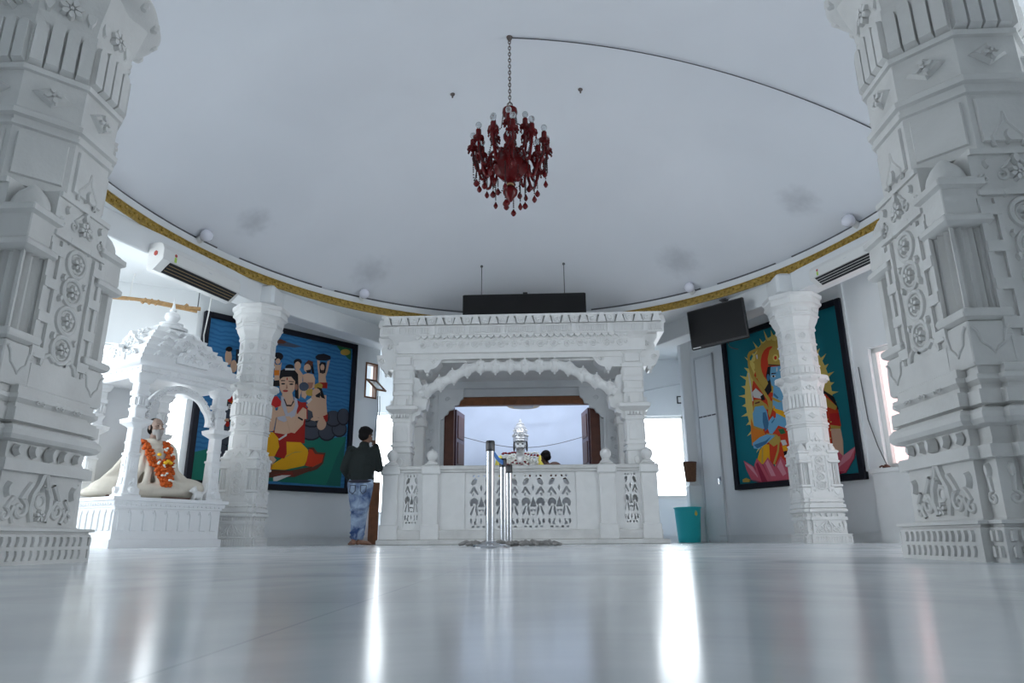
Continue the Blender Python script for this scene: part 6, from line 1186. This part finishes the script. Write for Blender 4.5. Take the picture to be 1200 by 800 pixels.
# ------------------------------------------------------------------ split air conditioners on the beams
def aircon(M, s0, s1, label, loc_z=3.62, tilt=0):
    """M: beam frame (x along the beam, y across); the unit sits on the hall side"""
    L = s1 - s0; side = 1
    r = empty('air_conditioner'); tag(r, label, 'air conditioner', 'white split air conditioners'); 
    return r, L
def ac_parts(r, L, rusty):
    H, D = .30, .235     # local: x along, -y to the hall, z up from the bottom
    prof = [(0, .02), (0, H), (-.15, H), (-.20, H - .02), (-D, H - .08), (-D, .105), (-.10, .0), (-.02, .0)]
    mb = MB(); mb.loft([[(x, y * (1 if 0 < k < 3 else .97), z * 1.0) for y, z in prof] for k, x in enumerate((0, .012, L - .012, L))]); mb.build('casing', 'white_plastic', r, ang=25)
    mb = MB(); mb.extr([(.10, .0), (L - .05, .0), (L - .05, .085), (.10, .085)], lambda u, w, d: (u, -D + .005 + .125 * (1 - w / .085) - d * .5, .09 - .085 * (1 - w / .085) + .002 - d * .5), -.004, .005, .0); mb.build('outlet', 'black_plastic', r, smooth=False)
    mb = MB()
    for k in range(3):
        w = .02 + k * .022; mb.tube([(.11, -D + .005 + .125 * (1 - w / .085) - .006, .09 - .085 * (1 - w / .085)), (L - .06, -D + .005 + .125 * (1 - w / .085) - .006, .09 - .085 * (1 - w / .085))], .0035, 5)
    mb.build('louvre', 'brass' if rusty else 'white_plastic', r)
    mb = MB(); mb.extr([(.06 + .017 * math.cos(t), .235 + .017 * math.sin(t)) for t in [2 * PI * k / 12 for k in range(12)]], lambda u, w, d: (u + .10, -D - d + .0, w - .045), -.004, .002); mb.build('energy_badge', 'sticker_red', r, smooth=False)
    mb = MB(); mb.box(.145, .175, -D - .002, -D + .004, .115, .17); mb.build('green_sticker', 'sticker_green', r, smooth=False)
    mb = MB(); mb.extr([(.075 + .03 * math.cos(t), .18 + .03 * math.sin(t)) for t in [PI / 6 + 2 * PI * k / 6 for k in range(6)]], lambda u, w, d: (-d, -u - .04, w), -.004, .004); mb.build('end_badge', 'sticker_red' if rusty else 'lit_grey', r, smooth=False)
    mb = MB(); mb.box(L * .55, L * .55 + .05, -D - .0015, -D + .004, .172, .180); mb.build('display_mark', 'lit_grey', r, smooth=False)
def place_ac(r, p0, p1, z):
    p0, p1 = Vector(p0), Vector(p1); d = (p1 - p0); r.location = (p0.x, p0.y, z); r.rotation_euler = (0, 0, math.atan2(d.y, d.x))
bdir = (Vector((KL[0], KL[1])) - Vector((-5.55, 6.3))).normalized(); bn = Vector((bdir.y, -bdir.x))
r, L = aircon(None, 0, 1.16, 'white split air conditioner on the left beam above the small shrine'); ac_parts(r, 1.16, True)
a = Vector(KL) - bdir * 2.40 + bn * .19; place_ac(r, a, a + bdir, 3.42); r.scale = (1.2, 1.15, 1.25)
bdir2 = (Vector((5.75, 6.4)) - Vector(KR)).normalized(); bn2 = Vector((bdir2.y, -bdir2.x))
r, L = aircon(None, 0, 1.16, 'white split air conditioner on the right beam beside the near pillar'); ac_parts(r, 1.16, False)
a = Vector(KR) + bdir2 * .86 + bn2 * .19; place_ac(r, a, a + bdir2, 3.52)
# ------------------------------------------------------------------ television on its bracket
tv = empty('television', (3.185, 10.955, 3.14), math.atan2(-.65, .77)); tag(tv, 'black flat television hung from the dome edge beside the right far pillar', 'television')
T = Matrix.Rotation(math.radians(4), 4, 'X') @ Matrix.Rotation(math.radians(-1.5), 4, 'Y')
mb = MB(); mb.M = T; mb.bbox(-.505, .505, -.03, .03, 0, .68, .012); mb.bbox(-.3, .3, .03, .07, .1, .5, .01); mb.build('housing', 'black_plastic', tv)
mb = MB(); mb.M = T; mb.box(-.48, .48, -.033, -.029, .045, .655); mb.build('screen', 'screen_black', tv, smooth=False)
mb = MB(); mb.M = T; mb.box(-.47, -.33, -.034, -.029, .015, .03); mb.build('label_strip', 'white_plastic', tv, smooth=False)
mb = MB(); mb.tube([(0, .07, .34), (0, .34, .40)], .02, 8); mb.box(-.1, .1, .06, .085, .22, .45); mb.tube([(0, .30, .39), (0, .30, .855)], .02, 8); mb.box(-.06, .06, .24, .36, .835, .855); mb.build('bracket', 'rod_grey', tv)
mb = MB(); mb.tube([(.12, .04, .03), (.13, .05, -.05), (.18, .06, -.09), (.26, .08, -.12)], .008, 5); mb.build('cable', 'black_plastic', tv)
# ------------------------------------------------------------------ belt barrier posts, grey cloth on the floor
def stanchion(x, y, h, label, belt=None):
    r = empty('barrier_post', (x, y, 0)); tag(r, label, 'barrier post', 'chrome barrier posts before the shrine')
    mb = MB(); mb.lathe([(.165, 0), (.168, .012), (.155, .026), (.06, .045), (.045, .06)], 32); mb.build('base', 'chrome', r)
    mb = MB(); mb.lathe([(.037, .04), (.037, h - .09)], 22); mb.build('tube', 'chrome', r)
    mb = MB(); mb.lathe([(.042, h - .10), (.043, h - .095), (.043, h - .01), (.038, h), (.003, h)], 20); mb.build('head', 'black_plastic', r)
    mb = MB(); mb.bbox(-.02, .02, -.047, -.03, h - .085, h - .025, .004); mb.build('head_slot', 'rod_grey', r)
    return r
s1 = stanchion(-.27, 6.55, .985, 'nearest and tallest-looking chrome barrier post before the shrine with blue belt')
s2 = stanchion(-.235, 8.05, .985, 'middle chrome barrier post behind the nearest one, at the end of the blue belt')
s3 = stanchion(-.185, 8.42, .95, 'rearmost chrome barrier post close beside the middle one before the shrine')
mb = MB(); a, b = Vector((0, .045, .935)), Vector((.035, 1.46, .935)); pts = []
rings = []
for k in range(17):
    f = k / 16; p = a.lerp(b, f) + Vector((0, 0, -.03 * math.sin(PI * f))); rings.append([(p.x - .003, p.y, p.z - .025), (p.x + .003, p.y, p.z - .025), (p.x + .003, p.y, p.z + .025), (p.x - .003, p.y, p.z + .025)])
mb.loft(rings); mb.build('belt', 'belt_blue', s1)
mb = MB(); rnd = random.Random(21)
for k in range(46):
    a = 2 * PI * k / 46 + rnd.uniform(-.08, .08); rr = rnd.uniform(.36, .52); x, y = rr * math.cos(a) * 1.05, rr * math.sin(a) * .9
    d = rnd.uniform(0, PI); L = rnd.uniform(.05, .12); pts = [(x - L * math.cos(d), y - L * math.sin(d), .018), (x, y, rnd.uniform(.03, .055)), (x + L * math.cos(d), y + L * math.sin(d), .018)]
    mb.tube(pts, [.018, rnd.uniform(.022, .032), .016], 7)
cl = mesh_obj('crumpled_cloth', remesh(mb, .010, 2), 'grey_cloth', None, (-.15, 8.28, .0)); tag(cl, 'crumpled grey cloth lying in a ring on the floor round the barrier post bases', 'cloth')
# ------------------------------------------------------------------ bin, basket, switch, small things
bn_ = empty('waste_bin', (2.92, 13.3, 0)); tag(bn_, 'turquoise plastic waste bin on the floor right of the shrine', 'bin')
mb = MB(); n = 36
mb.loft([[(r * math.cos(2 * PI * j / n), r * math.sin(2 * PI * j / n), z) for j in range(n)] for r, z in [(.19, 0), (.20, .008), (.20, .03), (.205, .04), (.24, .60), (.245, .62), (.23, .62), (.225, .60), (.19, .03), (.05, .02)]]); mb.build('body', 'teal_plastic', bn_)
mb = MB(); mb.tube([(.247 * math.cos(2 * PI * j / n), .247 * math.sin(2 * PI * j / n), .625) for j in range(n)], .013, 8, closed=True); mb.tube([(.238 * math.cos(2 * PI * j / n), .238 * math.sin(2 * PI * j / n), .55) for j in range(n)], .006, 6, closed=True); mb.build('rim', 'teal_plastic', bn_)
mb = MB(); mb.extr([(.08, .5), (.11, .47), (.14, .5), (.13, .56), (.10, .57)], lambda u, w, d: (u, -math.sqrt(max(.0, (.205 + .035 * (w - .04) / .56) ** 2 - u * u)) - d, w), -.002, .004); mb.build('sticker', 'sticker_yellow', bn_)
bk_ = empty('wicker_basket', (3.02, 13.26, 1.10)); tag(bk_, 'brown wicker basket hanging on the white corner pilaster', 'basket')
mb = MB(); n = 28
for i in range(15):
    z = .02 + i * .023; r = .085 + .03 * i / 14; mb.tube([((r + .004 * (-1) ** (j + i)) * math.cos(2 * PI * j / n), (r + .004 * (-1) ** (j + i)) * math.sin(2 * PI * j / n) * .7, z) for j in range(n)], .012, 6, closed=True)
mb.lathe([(.08, 0), (.118, .355), (.10, .355), (.068, .02)], 28, ry=.7); mesh_obj('body', remesh(mb, .005, 1), 'wicker', bk_)
mb = MB(); mb.tube([(.12 * math.cos(2 * PI * j / n), .084 * math.sin(2 * PI * j / n), .36) for j in range(n)], .016, 7, closed=True); mb.build('rim', 'wood_dark', bk_)
sw = empty('wall_switch', (3.36, 15.19, 3.05)); tag(sw, 'small square black-rimmed switch plate on the back wall right of the shrine', 'switch')
mb = MB(); mb.box(-.11, .11, -.02, .0, -.085, .085); mb.build('rim', 'black_plastic', sw, smooth=False)
mb = MB(); mb.box(-.085, .085, -.026, -.018, -.06, .06); mb.build('plate', 'white_plastic', sw, smooth=False)
# dark cable runs on the back wall by the switch
mb = MB(); mb.tube([(2.3, 15.19, 3.22), (2.9, 15.19, 3.33), (3.6, 15.19, 3.46)], .012, 5); o = mb.build('wall_cable', 'lit_grey'); tag(o, 'thin grey cable crossing the back wall above the switch plate', 'cable')
# translucent sheet added outside the right-hand window, for a bright pink wall beyond
mb = MB(); rings = []; s0, s1_, z0, z1 = WR_OP[0] - .1, WR_OP[1] + .1, WR_OP[2] - .1, WR_OP[3] + .05
top = []; bot = []
for k in range(81):
    f = k / 80; s = s0 + (s1_ - s0) * f; y = .30 + .018 * math.sin(f * 70); p = M_R @ Vector((s, y, z0)); q = M_R @ Vector((s, y, z1)); bot.append(tuple(p)); top.append(tuple(q))
mb.loft([bot, top], closed=False, cap=False); o = mb.build('window_curtain', 'sheet_pink', ang=80); tag(o, 'pale pink translucent sheet added outside the window at the right', 'curtain')
# hopper window at the left wall end: brown casement tilted open
hw = empty('hopper_window', M_L @ Vector((LW - .19, -.01, 2.72))); hw.rotation_euler = (0, 0, math.atan2(M_L[1][0], M_L[0][0])); tag(hw, 'small brown wooden hopper window tilted open high beside the left picture', 'window')
mb = MB()
for x in (-.14, .11): mb.box(x, x + .03, 0, .12, 0, .70)
mb.box(-.14, .14, 0, .12, 0, .03); mb.box(-.14, .14, 0, .12, .67, .70); mb.build('casing', 'wood', hw, smooth=False)
mb = MB(); mb.M = Matrix.Translation((0, -.01, .36)) @ Matrix.Rotation(math.radians(38), 4, 'X')
for x in (-.12, .09): mb.box(x, x + .03, -.42, -.0, -.015, .015)
mb.box(-.12, .12, -.42, -.385, -.015, .015); mb.box(-.12, .12, -.03, 0, -.015, .015); mb.build('sash', 'wood', hw, smooth=False)
mb = MB(); mb.M = Matrix.Translation((0, -.01, .36)) @ Matrix.Rotation(math.radians(38), 4, 'X'); mb.box(-.10, .10, -.39, -.03, -.004, .004); mb.build('pane', 'bulb_glass', hw, smooth=False)
# brown wooden board leaning near the man's legs
wb = MB(); wb.bbox(-.09, .09, -.025, .025, 0, 1.12, .006); o = wb.build('wooden_board', 'wood'); o.location = (-2.90, 12.84, 0); o.rotation_euler = (math.radians(-2), 0, .25); tag(o, 'narrow brown wooden board leaning at the wall end behind the standing person', 'board')
# white cables at the wall end above the person
for k, (dx, lab) in enumerate(((0, 'thin grey cable dangling beside the hopper window, nearer the picture'), (.10, 'thin grey cable dangling beside the hopper window, nearer the shrine'))):
    p = M_L @ Vector((LW - .03 + dx * .2, -.02 - dx * .4, 0)); mb = MB(); mb.tube([(p.x, p.y, 2.78), (p.x + .02, p.y - .02, 2.5), (p.x - .015, p.y - .01, 2.1), (p.x + .015, p.y - .01, 1.6)], .007, 5); o = mb.build('hanging_cable', 'rod_grey'); tag(o, lab, 'cable')
# bamboo pole lying across behind the small shrine, hung by a cord
mb = MB(); pa, pb = Vector((-6.95, 8.75, 3.57)), Vector((-5.12, 9.97, 3.60)); pts = [pa.lerp(pb, k / 12) + Vector((0, 0, .012 * math.sin(k))) for k in range(13)]
rad = [.028 + .004 * (k % 3 == 0) for k in range(13)]; mb.tube([tuple(p) for p in pts], rad, 8); mb.tube([tuple(pa.lerp(pb, .62)), tuple(pa.lerp(pb, .98) + Vector((0, 0, -.06)))], .02, 7)
for f in (.64, .68, .72, .9): p = pa.lerp(pb, f); mb.tube([tuple(p + Vector((-.02, -.02, -.035))), tuple(p + Vector((.02, .02, .035)))], .03, 6)
bp = mb.build('bamboo_pole', 'bamboo'); tag(bp, 'horizontal bamboo pole hung behind the small canopy shrine', 'pole')
mb = MB(); p = pa.lerp(pb, .55); mb.tube([(p.x, p.y, p.z - .03), (p.x + .01, p.y, p.z + .3), (p.x + .03, p.y, 4.0)], .009, 5); o = mb.build('white_string', 'white_plastic'); tag(o, 'white cord holding the bamboo pole up to the ceiling, above the pinnacle', 'cord')
mb = MB(); p = pa.lerp(pb, .98); mb.tube([(p.x, p.y, p.z), (p.x, p.y, p.z + .3), (p.x + .02, p.y, 4.0)], .009, 5); o = mb.build('dark_string', 'rod_grey'); tag(o, 'dark cord holding the right end of the bamboo pole to the ceiling', 'cord')
# white cable from the air conditioner down to the little shrine roof
mb = MB(); mb.tube([(-4.75, 9.55, 3.62), (-4.77, 9.57, 3.4), (-4.82, 9.6, 3.05), (-4.80, 9.62, 2.80)], .010, 5); o = mb.build('hanging_cable', 'white_plastic'); tag(o, 'white cable hanging from the left air conditioner to the small shrine roof', 'cable')
# plug and wire by the right-hand window ledge
p = M_R @ Vector((4.02, -.06, 1.02)); mb = MB(); mb.lathe([(.05, 0), (.055, .015), (.04, .03), (.02, .05), (.003, .055)], 12); mb.tube([(-.03, 0, .02), (-.07, -.02, .03), (-.1, 0, .01)], .012, 6); o = mb.build('plug_adapter', 'wood_dark', loc=p); tag(o, 'small dark plug adapter lying on the ledge under the pink-backed window', 'plug')
mb = MB(); q = M_R @ Vector((3.80, -.03, 0)); mb.tube([(q.x, q.y, 2.55), (q.x + .01, q.y, 2.2), (q.x + .02, q.y - .01, 1.75), (q.x + .05, q.y - .12, 1.35), (p.x, p.y - .02, 1.06)], .008, 5); o = mb.build('wall_wire', 'rod_grey'); tag(o, 'thin wire running down the wall from beside the right picture to the plug', 'wire')
# ------------------------------------------------------------------ daylight, added sanctum light, camera
w = bpy.data.worlds.new('World'); SC.world = w; w.use_nodes = True; nt = w.node_tree; bg = nt.nodes['Background']
bg.inputs[0].default_value = (.88, .95, 1.0, 1); bg.inputs[1].default_value = 9.0
for i, (M, a, b, c, e, th) in enumerate(PORTALS):
    L = bpy.data.lights.new('portal', 'AREA'); L.shape = 'RECTANGLE'; L.size = b - a; L.size_y = e - c; L.cycles.is_portal = True
    o = bpy.data.objects.new('daylight_portal', L); COL.objects.link(o)
    c0 = M @ Vector(((a + b) / 2, th, (c + e) / 2)); inward = -(M.to_3x3() @ Vector((0, 1, 0)))
    o.location = c0; o.rotation_euler = inward.to_track_quat('-Z', 'Y').to_euler()
# unseen strip light added inside the sanctum door to brighten the room
L = bpy.data.lights.new('sanctum_fill', 'AREA'); L.shape = 'RECTANGLE'; L.size = 2.2; L.size_y = .12; L.energy = 68; L.color = (.85, .90, 1.0)
o = bpy.data.objects.new('sanctum_fill', L); COL.objects.link(o); o.location = (-.13, 12.95, 3.12); o.rotation_euler = (math.radians(55), 0, 0)
cam = bpy.data.cameras.new('Camera'); cam.sensor_width = 36; cam.lens = 24; cam.clip_start = .01; cam.clip_end = 200
co = bpy.data.objects.new('Camera', cam); COL.objects.link(co); co.location = (.23, 0, .074)
R = Matrix.Rotation(math.radians(2.5), 4, 'Z') @ Matrix.Rotation(math.radians(90 + 16.17), 4, 'X') @ Matrix.Rotation(math.radians(-.35), 4, 'Z')
co.rotation_euler = R.to_euler(); SC.camera = co
vs = SC.view_settings; vs.view_transform = 'Standard'; vs.look = 'None'; vs.gamma = 1; vs.use_curve_mapping = False; vs.exposure = EXPOSURE
SC.display_settings.display_device = 'sRGB'
SC.cycles.max_bounces = 10; SC.cycles.diffuse_bounces = 6; SC.cycles.glossy_bounces = 5; SC.cycles.transmission_bounces = 6; SC.cycles.sample_clamp_indirect = 8; SC.cycles.caustics_reflective = False; SC.cycles.caustics_refractive = False
SC.cycles.use_denoising = True
